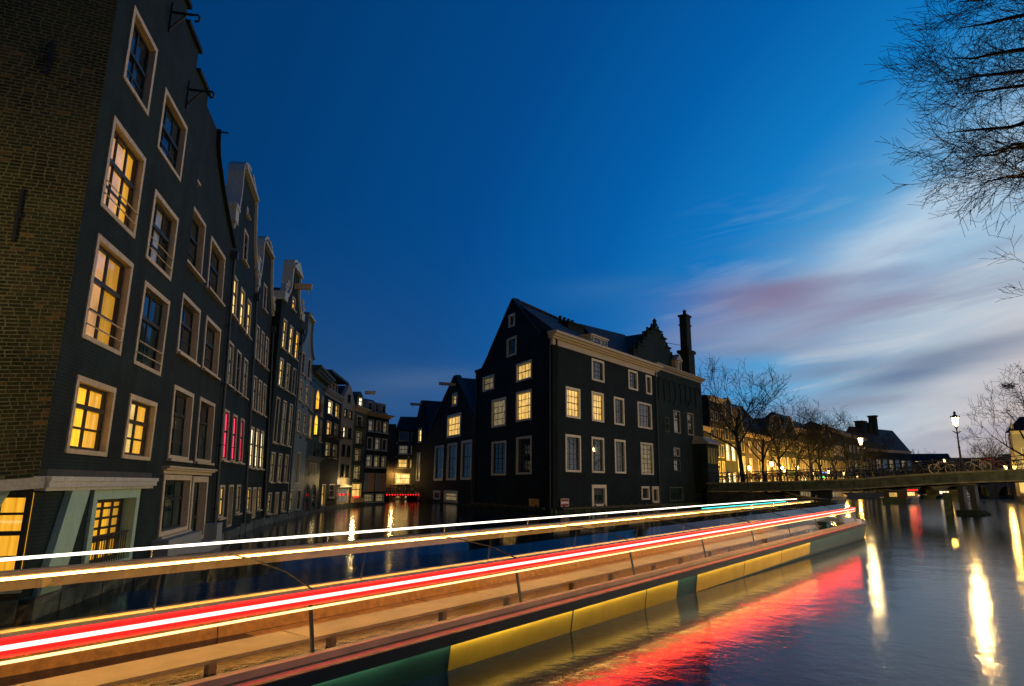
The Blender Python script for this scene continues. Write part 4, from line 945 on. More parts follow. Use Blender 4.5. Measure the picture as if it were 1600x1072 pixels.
def turret_house():
    M4, L = frame(ER, TR)
    h = thing('turret_house', 'dark brick house with stepped gable, tall chimney and a jutting bay window by the bridge', 'house', M4)
    P = [(2.1, 7.8, 3.0, 9.4), (4.25, 7.86, 6.0, 10.35), (8.0, 7.88, 9.8, 10.42), (3.85, 5.3, 5.5, 6.25), (3.75, 3.7, 5.5, 5.0), (2.5, .6, 5.9, 2.05)]
    facade([(-.8, 0, L), (14.5, 0, L)], P, .5).build('wall', 'brick_turret', h); body(h, L, 12, 14.5, 'brick_turret')
    for i, w in enumerate(P): window(h, *w, glass='glass_teal', cols=(1, 2, 2, 2, 2, 4)[i], rows=(0, .6, 1), sub=(1, 1), fw=.12, casing='beige_plaster' if i in (1, 2, 3) else 'stone_rough', sill=False)
    for k in range(8):   # blind arcade under the cornice
        s = .6 + k * 1.45; m = MB()
        m.box(s, -.08, 11.2, s + .16, 0, 12.9)
        for q in range(6):
            t0, t1 = math.pi * q / 6, math.pi * (q + 1) / 6; cx = s + .8; r1, r2 = .8, .62
            m.hexa([(cx - r2 * math.cos(t0), -.08, 12.9 + r2 * math.sin(t0)), (cx - r1 * math.cos(t0), -.08, 12.9 + r1 * math.sin(t0)), (cx - r1 * math.cos(t0), 0, 12.9 + r1 * math.sin(t0)), (cx - r2 * math.cos(t0), 0, 12.9 + r2 * math.sin(t0)),
                    (cx - r2 * math.cos(t1), -.08, 12.9 + r2 * math.sin(t1)), (cx - r1 * math.cos(t1), -.08, 12.9 + r1 * math.sin(t1)), (cx - r1 * math.cos(t1), 0, 12.9 + r1 * math.sin(t1)), (cx - r2 * math.cos(t1), 0, 12.9 + r2 * math.sin(t1))])
        m.build('blind_arch', 'brick_turret', h)
    for s, z in ((5.1, 10.9), (8.9, 10.95)): MB().prism([(s - .9, z), (s + .9, z), (s + .5, z + .3), (s, z + .9), (s - .5, z + .3)], -.1, 0).build('window_crest', 'brick_turret', h)
    cornice(h, -.2, L + .25, 14.4, 14.95, .5, 'beige_plaster')
    # stepped gable, slightly set back
    st = [(14.9, -3.2, 8.2)]; zz = 14.9
    for k, (z, hw) in enumerate(((15.9, 5.7), (16.7, 4.6), (17.6, 3.4), (18.5, 2.3), (19.1, 1.2))):
        st.append((z, 2.5 - hw, 2.5 + hw)); st.append((z, 2.5 - hw + .9, 2.5 + hw - .9))
    gab = facade(st[:-1], [], .45).build('stepped_gable', 'brick_turret', h, (0, .8, 0))
    m = MB()
    for z, hw in ((15.9, 5.7), (16.7, 4.6), (17.6, 3.4), (18.5, 2.3), (19.1, 1.2)):
        for sg in (-1, 1):
            x = 2.5 + sg * hw; m.box(min(x, x - sg * 1.0) - .1, -.15, z, max(x, x - sg * 1.0) + .1, .6, z + .16); m.lathe([(.16, 0), (.2, .15), (.1, .3), (.16, .42), (.02, .6)], 7, (x - sg * .4, .2, z + .16))
    m.lathe([(.3, 0), (.18, .3), (.36, .6), (.16, .9), (.28, 1.05), (.03, 1.4)], 8, (2.5, .2, 19.2)); m.build('finials', 'brick_turret', gab)
    r = MB(); r.quad((-7, 1.2, 14.9), (3, 1.2, 14.9), (3, 5.0, 19.3), (-7, 5.0, 18.6)); r.quad((3, 1.2, 14.9), (L, 1.2, 14.9), (L, 6.5, 16.9), (3, 6.5, 16.9)); r.quad((3, 9, 14.9), (-7, 9, 14.9), (-7, 5.0, 18.6), (3, 5.0, 19.3)); r.quad((-3.2, 1.2, 14.9), (-3.2, 9, 14.9), (2.5, 9, 19.0), (2.5, 1.2, 19.0)); r.quad((8.2, 9, 14.9), (8.2, 1.2, 14.9), (2.5, 1.2, 19.0), (2.5, 9, 19.0)); r.quad((L, 12, 14.9), (3, 12, 14.9), (3, 6.5, 16.9), (L, 6.5, 16.9))
    r.build('roof', 'roof_tile', h)
    d = MB().box(6.2, .3, 14.95, 7.7, 2.5, 16.3).prism([(6.0, 16.3), (7.9, 16.3), (6.95, 17.1)], .1, 2.7).build('dormer', 'beige_plaster', h)
    window(h, 6.45, 15.1, 7.45, 16.2, glass='glass_dark', fw=.1, reveal=.12, sill=False).location.y = .18
    c = MB().box(10.6, .5, 14.9, 12.4, 1.8, 18.0).box(10.45, .35, 18.002, 12.55, 1.95, 18.35).box(10.85, .7, 18.352, 12.15, 1.6, 22.6).box(10.75, .6, 21.5, 12.25, 1.7, 21.65).box(10.72, .57, 22.602, 12.28, 1.73, 22.85).lathe([(.26, 0), (.2, .5), (.26, .55), (.08, .75)], 8, (11.5, 1.15, 22.85))
    c.build('chimney', 'brick_dark2', h)
    MB().tube([(4.9, 1.2, 18.3), (10.3, 1.4, 18.9)], .03, 5).build('stay_rod', 'iron', h)
    # oriel
    o = MB().box(9.3, -1.6, 2.6, L + .1, .0, 6.9).box(9.2, -1.7, 4.3, L + .2, -.001, 4.45).build('oriel', 'brick_turret', h)
    MB().box(9.0, -1.95, 6.9, L + .4, .0, 7.05).hexa([(9.0, -1.9, 7.055), (L + .4, -1.9, 7.055), (L + .4, 0, 7.055), (9.0, 0, 7.055), (9.6, -1.0, 7.7), (L - .3, -1.0, 7.7), (L - .3, 0, 7.9), (9.6, 0, 7.9)]).build('oriel_roof', 'beige_plaster', o)
    for k in range(4):
        s = 9.55 + k * .8; MB().box(s, -1.64, 4.7, s + .6, -1.601, 6.5).build('oriel_pane', 'glass_teal', o)
        MB().hexa([(s, -1.6, 2.6), (s + .5, -1.6, 2.6), (s + .5, 0, 2.6), (s, 0, 2.6), (s + .1, -.3, 1.4), (s + .4, -.3, 1.4), (s + .4, 0, 1.4), (s + .1, 0, 1.4)][4:] + [(s, -1.6, 2.6), (s + .5, -1.6, 2.6), (s + .5, 0, 2.6), (s, 0, 2.6)]).build('bracket', 'brick_turret', o)
    MB().box(0, -.2, -.8, L, .05, .35).build('plinth', 'stone_moss', h)
turret_house()

# ------------------------------------------------------------------ houses along the wide canal beyond the bridge
RA = Vector((25.75, 88.0))
RROW = 'houses along the quay beyond the bridge'
def row_house(t0, t1, top, label, wall, rows, cols, kind='cornice', eave=None, z0=1.0, casing='cream_far', fw=.12, roof='roof_tile', org=RA, dr=DR, frac=.62, ridge=None):
    M4, L = frame(org + dr * t0, org + dr * t1)
    h = thing('quay_house', label, 'house', M4, RROW)
    eave = eave or top
    W = []; cw = L / cols
    for a, b, mats in rows:
        for c in range(cols):
            x = cw * c + cw * (1 - frac) / 2; W.append((x, a, x + cw * frac, b, mats[c % len(mats)] if isinstance(mats, (list, tuple)) else mats))
    if kind == 'cornice': prof = [(z0, 0, L), (top, 0, L)]
    elif kind == 'gable': prof = [(z0, 0, L), (eave, 0, L), (top, L / 2 - .4, L / 2 + .4)]
    elif kind == 'bell': prof = bell_profile(L, z0, eave, top, L * .24)
    elif kind == 'neck': prof = neckprof(L, z0, eave, top, L * .2)
    facade(prof, [w[:4] for w in W]).build('wall', wall, h); body(h, L, 9, eave, wall, z0=z0)
    for w in W: window(h, *w[:4], glass=w[4], cols=2, rows=(0, .55, 1), sub=(1, 1), fw=fw, reveal=.15, casing=casing, sill=False)
    if kind == 'cornice':
        cornice(h, 0, L, top - .45, top + .25, .5, casing); side_roof(h, L, 9, top + .2, ridge or top + 2.2, roof, y0=.1)
    else:
        gable_roof(h, L, 9, eave - .2, top - .4)
        k = [q for q in prof if q[0] >= eave - .01]; coping(h, [(q[1], q[0]) for q in k], casing, .2); coping(h, [(q[2], q[0]) for q in k][::-1], casing, .2)
    return h
row_house(-.2, 4.0, 10.0, 'low brown house with small dormer next to the bridge end', 'brick_dark2', [(1.6, 3.4, 'lit_white'), (4.2, 6.2, ['glass_teal', 'lit_dim']), (7.0, 8.8, 'glass_dark')], 2)
row_house(4.05, 9.3, 14.6, 'tall narrow dark house with broad decorated attic and three windows per floor', 'brick_dark', [(1.6, 3.3, ['lit_white', 'lit_pale', 'lit_white']), (3.7, 5.7, ['lit_pale', 'lit_pale', 'lit_dim']), (6.2, 8.1, 'glass_teal'), (8.8, 10.4, 'glass_dark'), (11.4, 12.8, 'glass_dark')], 3, ridge=15.2)
row_house(9.35, 14.2, 15.2, 'dark bell gable house with bright lit ground floor on the far quay', 'brick_dark', [(1.6, 4.2, 'lit_white'), (5.9, 8.4, 'lit_white'), (8.9, 10.8, 'glass_teal')], 2, 'bell', 11.2)
row_house(14.25, 18.5, 14.3, 'dark neck gable house with yellow lower windows on the far quay', 'brick_dark2', [(1.6, 3.4, 'lit_yellow'), (4.2, 6.8, 'lit_yellow'), (7.4, 9.8, 'glass_teal')], 2, 'neck', 10.9)
row_house(18.6, 32.2, 10.4, 'wide low house with huge dark pitched roof behind the bare quay tree', 'brick_brown', [(1.6, 3.4, ['lit_yellow', 'lit_white', 'lit_yellow']), (4.2, 6.6, ['lit_yellow', 'glass_teal', 'lit_dim']), (7.4, 9.4, ['lit_pale', 'lit_dim', 'lit_pale'])], 3, ridge=16.2, frac=.32)
row_house(32.4, 41, 14.8, 'dark house with lit shop front left of two gables on the far quay', 'brick_dark2', [(1.6, 4.0, 'lit_yellow'), (5.2, 7.4, ['lit_dim', 'lit_yellow', 'lit_dim']), (8.6, 10.6, ['glass_teal', 'lit_dim'])], 4, 'bell', 12.0)
row_house(41.2, 50, 15.4, 'broad dark gable house half hidden by quay trees', 'brick_dark', [(1.6, 4.2, 'lit_pale'), (5.4, 7.6, ['lit_yellow', 'glass_teal', 'glass_dark']), (8.8, 11, 'glass_dark')], 4, 'gable', 12.4)
row_house(50.2, 60, 13.4, 'house with pale lit cornice and mansard roof on the far quay', 'brick_brown', [(1.6, 4.2, 'lit_white'), (5.4, 7.6, 'lit_dim'), (8.6, 10.8, ['lit_dim', 'glass_teal'])], 4, ridge=17)
row_house(60.2, 71, 14.0, 'dark quay house with flat roofline and warm lit ground floor windows', 'brick_dark2', [(1.6, 4.4, 'lit_yellow'), (5.6, 8, ['lit_yellow', 'glass_teal', 'lit_dim']), (9, 11.2, ['lit_dim', 'glass_dark'])], 5, ridge=16.4)
row_house(71.3, 81, 16.2, 'dark house with neck gable near the far stone bridge', 'brick_dark', [(1.6, 4.4, 'lit_pale'), (5.6, 8, ['lit_dim', 'glass_teal']), (9, 11.2, 'glass_dark')], 4, 'neck', 13)
row_house(81.3, 93, 15.4, 'dark house with long cornice at the end of the quay row', 'brick_dark2', [(1.6, 4.6, 'lit_yellow'), (6, 8.4, 'glass_teal'), (9.6, 12, 'lit_dim')], 5)
F0 = Vector((83.3, 161.6)); FD = Vector((98, 178)) - F0; FL = FD.length; FD.normalize()
row_house(.2, FL, 15.2, 'far dark house beside the canal bend with scattered lit windows', 'brick_dark', [(2, 5, 'lit_dim'), (7, 9, ['lit_dim', 'glass_teal']), (11, 13, 'glass_dark')], 6, org=F0, dr=FD)
F1 = Vector((98, 178)); FE = Vector((118, 191)) - F1; FL1 = FE.length; FE.normalize()
big = row_house(.2, FL1, 12.5, 'large far house with tall dark roof and several chimneys', 'brick_dark2', [(2, 5, ['lit_dim', 'lit_yellow', 'glass_teal']), (7, 10, ['glass_teal', 'lit_dim'])], 7, org=F1, dr=FE, ridge=19)
for s, w_, zt in ((4, 2.6, 20.5), (8.2, 1.0, 20.2), (11.5, 1.2, 22.5)): MB().box(s, 3, 13, s + w_, 5, zt).box(s - .2, 2.8, zt + .002, s + w_ + .2, 5.2, zt + .4).build('chimney', 'brick_dark2', big)

def church():
    h = thing('church_tower', 'floodlit cream church tower with dark pointed roof among bare trees', 'church', place(90.6, 116.5, 1.0, 120))
    W = [(1.0, 4.5, 2.0, 8.5), (2.7, 4.5, 3.7, 8.5)]
    facade([(0, 0, 4.7), (11.2, 0, 4.7)], W).build('wall', 'beige_plaster', h); body(h, 4.7, 4.7, 11.2, 'beige_plaster', z0=0)
    for w in W: window(h, *w, glass='lit_dim', fw=.15, sill=False)
    cornice(h, 0, 4.7, 10.9, 11.5, .4, 'cream')
    MB().hexa([(-.3, -.3, 11.5), (5, -.3, 11.5), (5, 5, 11.5), (-.3, 5, 11.5), (1.9, 1.9, 14.2), (2.8, 1.9, 14.2), (2.8, 2.8, 14.2), (1.9, 2.8, 14.2)]).build('spire', 'roof_tile', h)
    for x in (0, 4.4): MB().hexa([(x, -.1, 11.5), (x + .5, -.1, 11.5), (x + .5, .4, 11.5), (x, .4, 11.5), (x + .2, .1, 13.6), (x + .3, .1, 13.6), (x + .3, .2, 13.6), (x + .2, .2, 13.6)]).build('pinnacle', 'cream', h)
    ld = bpy.data.lights.new('floodlight', 'SPOT'); ld.energy = 9000; ld.color = (1, .72, .22); ld.spot_size = R(70); ld.shadow_soft_size = .2
    lo = bpy.data.objects.new('floodlight', ld); COL.objects.link(lo); lo.parent = h; lo.location = (2.3, -9, .6)
    lo.rotation_euler = Vector((0, 9, 5.5)).to_track_quat('-Z', 'Y').to_euler()
church()
for k, (x, y, az, w_, hh) in enumerate(((128, 212, 110, 14, 9), (146, 214, 100, 16, 8), (166, 216, 95, 15, 9.5), (186, 214, 90, 16, 8.5))):
    h = thing('distant_house', 'low dark house at the far end of the wide canal', 'house', place(x, y, 1.0, az), 'low dark houses at the end of the canal')
    facade([(0, 0, w_), (hh, 0, w_)], []).build('wall', 'brick_dark', h); body(h, w_, 9, hh, 'brick_dark', z0=0); side_roof(h, w_, 9, hh, hh + 3.2)

# ------------------------------------------------------------------ ground, quays, water
def slab(name, pts, z, top='cobble', side='brick_quay', zb=-2.0):
    m = MB(); m.poly([(x, y, z) for x, y in pts]); o = m.build(name, top); tag(o, kind='structure')
    s = MB(); n = len(pts)
    for k in range(n):
        a, b = pts[k], pts[(k + 1) % n]; s.quad((a[0], a[1], zb), (b[0], b[1], zb), (b[0], b[1], z - .002), (a[0], a[1], z - .002))
    w = s.build('quay_wall', side, o)
    return o
inn = lambda p, d=.6: (p[0] - d, p[1])
slab('ground', [inn(V[k]) for k in ('P0', 'P1', 'P2', 'P3', 'P4', 'P5', 'P6', 'P7', 'P8', 'P9', 'P10')] + [(-13.5, 68.6), (-15.6, 79.6), (-17.2, 87.5), (-17.2, 89.5), (-11.4, 89.5), (-11.6, 600), (-900, 600), (-900, 9.0), (-9.5, 9.0)], .9)
slab('quay', [(-12.2, 8.2), (-7.25, 8.2), (-7.25, -30), (-60, -30), (-60, 8.2)], 1.0)
cin = Vector((4.6, 54.4)); tr2 = TR
slab('ground', [(cin.x, cin.y), (ER.x - 1.2, ER.y + .8), (TR.x - .4, TR.y + .3), (23.6, 74.2), (92.0, 160.0), (100, 172), (122, 188), (300, 196), (900, 900), (-11.3, 900), (-11.3, 86), (-9.6, 80.6), (-2.9, 66.2)], 1.25)
slab('quay', [(1.4, -.2), (42.6, 52.6), (60, 75), (96, 124), (128, 167), (220, 190), (900, 860), (900, -40), (1.4, -40)], 1.15)
tag(MB().quad((-3000, -3000, 0), (3000, -3000, 0), (3000, 3000, 0), (-3000, 3000, 0)).build('canal_water', None), kind='structure')
def mat_water():
    mt, nt, N, L, out = new_mat('water')
    tc = N('ShaderNodeTexCoord').outputs['Object']
    b = bsdf(nt, out, (.0006, .0085, .016), .095, .5); b.inputs['IOR'].default_value = 1.215; b.inputs['Specular Tint'].default_value = (.52, .72, 1, 1)
    a1 = noise(N, L, vmap(N, L, tc, (1, 1, 1), (0, 0, R(30))), .55, 4, .55); a2 = noise(N, L, vmap(N, L, tc, (1.4, 1, 1), (0, 0, R(-20))), 3.4, 5, .6); a3 = noise(N, L, tc, 11.0, 3, .6)
    m1 = N('ShaderNodeMath'); m1.operation = 'MULTIPLY'; L(a1, m1.inputs[0]); m1.inputs[1].default_value = 1.0
    m2 = N('ShaderNodeMath'); m2.operation = 'MULTIPLY_ADD'; L(a2, m2.inputs[0]); m2.inputs[1].default_value = .30; L(m1.outputs[0], m2.inputs[2])
    m3 = N('ShaderNodeMath'); m3.operation = 'MULTIPLY_ADD'; L(a3, m3.inputs[0]); m3.inputs[1].default_value = .10; L(m2.outputs[0], m3.inputs[2])
    bump(N, L, b, m3.outputs[0], 1.0, .017)
    return mt
mat_water(); bpy.data.objects['canal_water'].data.materials.append(MATS['water'])

# ------------------------------------------------------------------ bridge over the wide canal
BP = Vector((23.0, 73.0)); BD = Vector((.681, -.732)).normalized(); BL = 28.6
BM, _ = frame(BP, BP + BD)
ZP = [(-2.5, 2.45), (-1.2, 2.5), (9.3, 2.78), (14.7, 3.0), (18.0, 3.28), (23.0, 3.62), (27.5, 3.81), (34, 3.95)]
def dz(x):
    for (a, za), (b, zb) in zip(ZP[:-1], ZP[1:]):
        if x <= b: return za + (zb - za) * max(0, (x - a)) / (b - a)
    return ZP[-1][1]
def bridge():
    h = thing('canal_bridge', 'wide flat bridge with weathered girder and iron railing over the canal', 'bridge', BM)
    xs = [-1.2 + (BL + 3.2) * k / 20 for k in range(21)]; WD = 7.5
    m = MB(); g = MB(); fl = MB(); g2 = MB()
    for a, b in zip(xs[:-1], xs[1:]):
        za, zb = dz(a), dz(b)
        def hx(mm, y0, y1, lo, hi): mm.hexa([(a, y0, za + lo), (b, y0, zb + lo), (b, y1, zb + lo), (a, y1, za + lo), (a, y0, za + hi), (b, y0, zb + hi), (b, y1, zb + hi), (a, y1, za + hi)])
        hx(m, .32, WD - .32, -.35, -.02); hx(g, 0, .3, -.85, -.12); hx(fl, -.16, .36, -.118, .04); hx(fl, -.1, .3, -.97, -.852); hx(g2, WD - .3, WD, -.95, .04)
    m.build('deck', 'asphalt', h); g.build('girder', 'girder', h); fl.build('girder_flange', 'concrete', h); g2.build('girder', 'girder', h)
    for y in (.08, WD - .15):
        n = 15
        for k in range(n):
            x = -.8 + (BL + 2.0) * k / (n - 1); z = dz(x)
            MB().box(x - .045, y - .045, z + .03, x + .045, y + .045, z + 1.12).lathe([(.05, 0), (.085, .06), (.02, .15)], 6, (x, y, z + 1.12)).build('railing_post', 'iron', h)
        for dzv, r in ((1.08, .04), (.72, .022), (.38, .022)): MB().tube([(x, y, dz(x) + dzv) for x in xs], r, 5).build('rail', 'iron', h)
    for k in range(26):
        x = -.9 + k * 1.18; MB().box(x - .04, -.09, dz(x) - .86, x + .04, -.002, dz(x) - .13).build('stiffener', 'girder', h)
    # left abutment with curved haunch, middle pier, right abutment
    ab = [(-1.5, -1.5), (8.6, -1.5), (8.7, .55)] + [(9.4 - .15 * k, .75 + k * .0) for k in range(1)] + [(9.5, .9), (7.6, 1.05), (6.0, 1.25), (4.4, 1.6), (-1.5, 1.55)]
    MB().prism([(-1.5, -1.5), (9.2, -1.5), (9.2, 1.0), (7.5, 1.1), (6.0, 1.3), (4.5, 1.62), (-1.5, 1.52)], .25, WD - .2).build('abutment', 'brick_quay', h)
    MB().prism([(BL - .6, -1.5), (BL + 2.6, -1.5), (BL + 2.6, 2.8), (BL - .6, 2.8)], .3, WD - .3).build('abutment', 'brick_quay', h)
    for y in (.35,):
        for x in (22.6, 23.45): MB().box(x, y, .35, x + .42, y + 1.1, dz(23) - .93).build('pier_column', 'sash_dark', h)
    MB().prism([(22.3, -1.5), (24.5, -1.5), (24.4, .15), (23.95, .42), (22.4, .42)], -.1, 2.2).build('pier_foot', 'brick_dark', h)
    MB().box(22.5, .3, dz(23) - 1.1, 24.0, WD - .3, dz(23) - .972).build('pier_cap', 'girder', h)
    MB().hexa([(21.75, -.75, -1.5), (22.25, -.75, -1.5), (22.25, -.2, -1.5), (21.75, -.2, -1.5), (21.7, -.7, 1.85), (22.25, -.7, 1.85), (22.25, -.25, 1.85), (21.7, -.25, 1.85)]).build('fender_pile', 'stone_moss', h)
    return h
bridge()

# ------------------------------------------------------------------ street lamps
LAMPG = 'crowned street lanterns'
def lamp_meshes():
    d = {}
    d['base'] = MB().lathe([(.24, 0), (.24, .12), (.17, .2), (.15, .75), (.19, .8), (.11, .95)], 10).mesh('base')
    d['post'] = MB().lathe([(.095, .9), (.075, 2.0), (.1, 2.05), (.07, 2.12), (.055, 3.3), (.09, 3.36), (.05, 3.42), (.045, 3.75)], 10).mesh('post')
    a = MB()
    for k in range(4):
        t = k * math.pi / 2; c, s = math.cos(t), math.sin(t)
        a.tube([(0, 0, 3.2), (c * .16, s * .16, 3.28), (c * .3, s * .3, 3.42)], .022, 5); a.lathe([(.02, -.06), (.06, 0), (.02, .06)], 6, (c * .32, s * .32, 3.46))
        a.tube([(c * .04, s * .04, 3.6), (c * .14, s * .14, 3.78), (c * .13, s * .13, 3.95)], .018, 5); a.lathe([(.02, -.04), (.045, 0), (.02, .04)], 6, (c * .16, s * .16, 3.96))
    d['scroll_arms'] = a.mesh('scroll_arms')
    f = MB()
    for k in range(6):
        t = k * math.pi / 3; c, s = math.cos(t), math.sin(t); f.tube([(c * .15, s * .15, 3.85), (c * .31, s * .31, 4.6)], .016, 4)
    f.lathe([(.15, 3.8), (.17, 3.85), (.14, 3.87)], 6)
    d['lantern_frame'] = f.mesh('lantern_frame')
    d['lantern_glass'] = MB().lathe([(.145, 3.872), (.30, 4.6)], 6).mesh('lantern_glass')
    c = MB().lathe([(.36, 4.6), (.36, 4.64), (.2, 4.8), (.1, 4.86), (.1, 4.95), (.14, 5.0), (.03, 5.16)], 6)
    for k in range(6): t = k * math.pi / 3; c.lathe([(.03, 0), (.05, .06), (.01, .15)], 5, (.36 * math.cos(t), .36 * math.sin(t), 4.62))
    d['crown'] = c.mesh('crown')
    d['bulb'] = MB().lathe([(.02, 4.0), (.11, 4.1), (.13, 4.25), (.09, 4.4), (.02, 4.46)], 8).mesh('bulb')
    for k in d: d[k].materials.append(MATS['iron' if k not in ('lantern_glass', 'bulb') else ('lantern_glass' if k == 'lantern_glass' else 'lamp_core')])
    return d
LM = lamp_meshes()
def street_lamp(x, y, z, label, power=900, scale=1.0, col=(1, .66, .27), group=LAMPG, rad=.2):
    o = thing('street_lamp', label, 'lamp', Matrix.Translation((x, y, z)) @ Matrix.Scale(scale, 4), group)
    for k, me in LM.items():
        if k == 'bulb' and power: continue
        link(k, me, None, o)
    if power:
        ld = bpy.data.lights.new('bulb', 'POINT'); ld.energy = power; ld.color = col; ld.shadow_soft_size = rad
        lo = bpy.data.objects.new('bulb', ld); COL.objects.link(lo); lo.parent = o; lo.location = (0, 0, 4.25)
    return o
def onb(x, y, z=0): v = BM @ Vector((x, y, z)); return v
p = onb(23.1, .6); street_lamp(p.x, p.y, dz(23.1), 'lit crowned lantern standing above the bridge pier', 2600, 1.02, (1, .58, .18))
p = onb(13.0, 7.0); street_lamp(p.x, p.y, dz(13), 'lit crowned lantern on the far railing of the bridge', 700, .95)
street_lamp(39.5, 98.5, 1.25, 'amber street lantern in front of the wide low house', 4200, 1.0, (1, .5, .06), rad=.3)
street_lamp(50.8, 115.5, 1.25, 'amber street lantern in front of the mansard house', 4200, 1.0, (1, .5, .06))
street_lamp(61.5, 126, 1.25, 'amber street lantern on the far quay between the bare trees', 3400, .9, (1, .55, .08), 'amber quay lanterns far along the row')
street_lamp(70.5, 138, 1.25, 'amber street lantern on the far quay between the bare trees', 3400, .9, (1, .55, .08), 'amber quay lanterns far along the row')
for x_, y_ in ((33.2, 90.6), (45.0, 107.2), (56.2, 121.4), (79.5, 149.5)): street_lamp(x_, y_, 1.25, 'small amber lantern close to the quay house fronts', 2600, .8, (1, .52, .07), 'amber lanterns close to the house fronts')
street_lamp(105.8, 158.4, 4.6, 'amber street lantern standing on the far stone bridge', 2500, 1.0, (1, .5, .06), rad=.32)
street_lamp(92, 121.0, 1.15, 'amber street lantern on the right bank near the church tower', 1600, 1.15, (1, .55, .1), rad=.32)
street_lamp(13.9, 15.2, 1.15, 'added crowned lantern, out of view on the right bank near the overhanging tree', 3200, 1.05)  # added out of view to warm the corner house and its frames
street_lamp(29.3, 34.0, 1.15, 'added crowned lantern, out of view on the right bank before the bridge', 8000, 1.05)  # added out of view to light the window frames of the point house
street_lamp(-8.9, 6.3, 1.0, 'lit crowned lantern beside the brick flank of the corner house', 300, 1.0)

# ------------------------------------------------------------------ far stone bridge
def far_bridge():
    a = Vector((90.5, 158.5)); b = Vector((129, 166)); M4, L = frame(a, b)
    h = thing('stone_bridge', 'old stone bridge with round arches at the far end of the wide canal', 'bridge', M4)
    n = 5; pw = L / n; m = MB(); zt = 4.3
    for k in range(n):
        c = pw * (k + .5); r = pw * .33
        pts = [(c - r * math.cos(math.pi * q / 10), max(-.5, .4 + r * .95 * math.sin(math.pi * q / 10))) for q in range(11)]
        x0, x1 = pw * k, pw * (k + 1)
        m.quad((x0, 0, -1), (pts[0][0], 0, -1), (pts[0][0], 0, pts[0][1]), (x0, 0, pts[0][1])); m.quad((pts[-1][0], 0, -1), (x1, 0, -1), (x1, 0, pts[-1][1]), (pts[-1][0], 0, pts[-1][1]))
        m.quad((x0, 0, pts[0][1]), (pts[0][0], 0, pts[0][1]), (pts[0][0], 0, zt), (x0, 0, zt)); m.quad((pts[-1][0], 0, pts[-1][1]), (x1, 0, pts[-1][1]), (x1, 0, zt), (pts[-1][0], 0, zt))
        for q in range(10):
            (xa, za), (xb, zb) = pts[q], pts[q + 1]; m.quad((xa, 0, za), (xb, 0, zb), (xb, 0, zt), (xa, 0, zt)); m.quad((xa, 0, za), (xa, 7, za), (xb, 7, zb), (xb, 0, zb))
    m.quad((0, 0, zt), (L, 0, zt), (L, 7, zt), (0, 7, zt)); m.build('arches', 'stone_rough', h)
    MB().box(-1, -.15, zt + .002, L + 1, .25, zt + .4).build('parapet', 'concrete', h)
    for k in range(12): MB().box(k * L / 11 - .06, 0, zt + .4, k * L / 11 + .06, .12, zt + 1.3).build('railing_post', 'iron', h)
    MB().box(0, .02, zt + 1.22, L, .1, zt + 1.3).build('rail', 'iron', h)
far_bridge()

# ------------------------------------------------------------------ footbridge across the narrow canal
def foot_bridge():
    M4, L = frame((-15.4, 79.7), (-11.3, 83.4))
    h = thing('footbridge', 'low footbridge hung with a row of red bulbs at the end of the narrow canal', 'bridge', M4)
    MB().box(-.4, 0, .5, L + .4, 2.4, .85).build('deck', 'brick_quay', h); MB().box(-.4, .05, -1, .9, 2.3, .498).build('abutment', 'brick_quay', h); MB().box(L - .7, .05, -1, L + .4, 2.3, .498).build('abutment', 'brick_quay', h)
    for k in range(15): MB().lathe([(.02, -.07), (.06, -.02), (.06, .02), (.02, .07)], 7).build('red_bulb', 'red_bulb', h, (.1 + k * (L - .2) / 14, -.06, .72))
    for z in (1.2, 1.55, 1.9): MB().tube([(-.4, .1, z), (L + .4, .1, z)], .025, 5).build('rail', 'iron', h)
    for k in range(6): MB().box(k * L / 5 - .04, .06, .85, k * L / 5 + .04, .14, 1.95).build('railing_post', 'iron', h)
foot_bridge()

# ------------------------------------------------------------------ bicycles
def bike_meshes(mat):
    def wheel():
        m = MB(); n = 22; r = .335
        pts = [(r * math.cos(2 * math.pi * k / n), 0, r * math.sin(2 * math.pi * k / n)) for k in range(n + 1)]
        m.tube(pts, .02, 5, False)
        for k in range(10): t = math.pi * 2 * k / 10; m.tube([(0, 0, 0), (.32 * math.cos(t), 0, .32 * math.sin(t))], .004, 3, False)
        m.tube([(0, -.05, 0), (0, .05, 0)], .025, 6); return m.mesh('wheel')
    f = MB(); B = (-.52, 0, .335); Fr = (.56, 0, .335); bb = (-.08, 0, .30); st = (-.2, 0, .88); hd = (.36, 0, .84); hl = (.40, 0, .66)
    for a, b in ((B, bb), (B, st), (bb, st), (bb, hl), (st, hd), (hd, hl), (hl, Fr)): f.tube([a, b], .02, 6)
    f.tube([st, (-.23, 0, .98)], .014, 5); f.tube([hd, (.33, 0, 1.02)], .014, 5); f.tube([(-.62, 0, .72), (-.22, 0, .72)], .012, 4); f.tube([(-.55, 0, .72), B], .01, 4)
    s = MB().hexa([(-.36, -.09, .98), (-.08, -.03, .98), (-.08, .03, .98), (-.36, .09, .98), (-.35, -.08, 1.04), (-.09, -.025, 1.02), (-.09, .025, 1.02), (-.35, .08, 1.04)])
    hb = MB().tube([(.2, -.3, 1.06), (.32, -.2, 1.07), (.36, 0, 1.03), (.32, .2, 1.07), (.2, .3, 1.06)], .014, 5)
    mg = MB().tube([(-.52 + .39 * math.cos(t), 0, .335 + .39 * math.sin(t)) for t in [math.pi * (.1 + .9 * k / 8) for k in range(9)]], .022, 4).tube([(.56 + .39 * math.cos(t), 0, .335 + .39 * math.sin(t)) for t in [math.pi * (.15 + .7 * k / 6) for k in range(7)]], .022, 4)
    return wheel(), f.mesh('frame'), s.mesh('saddle'), hb.mesh('handlebar'), mg.mesh('mudguard')
BIKES = {}
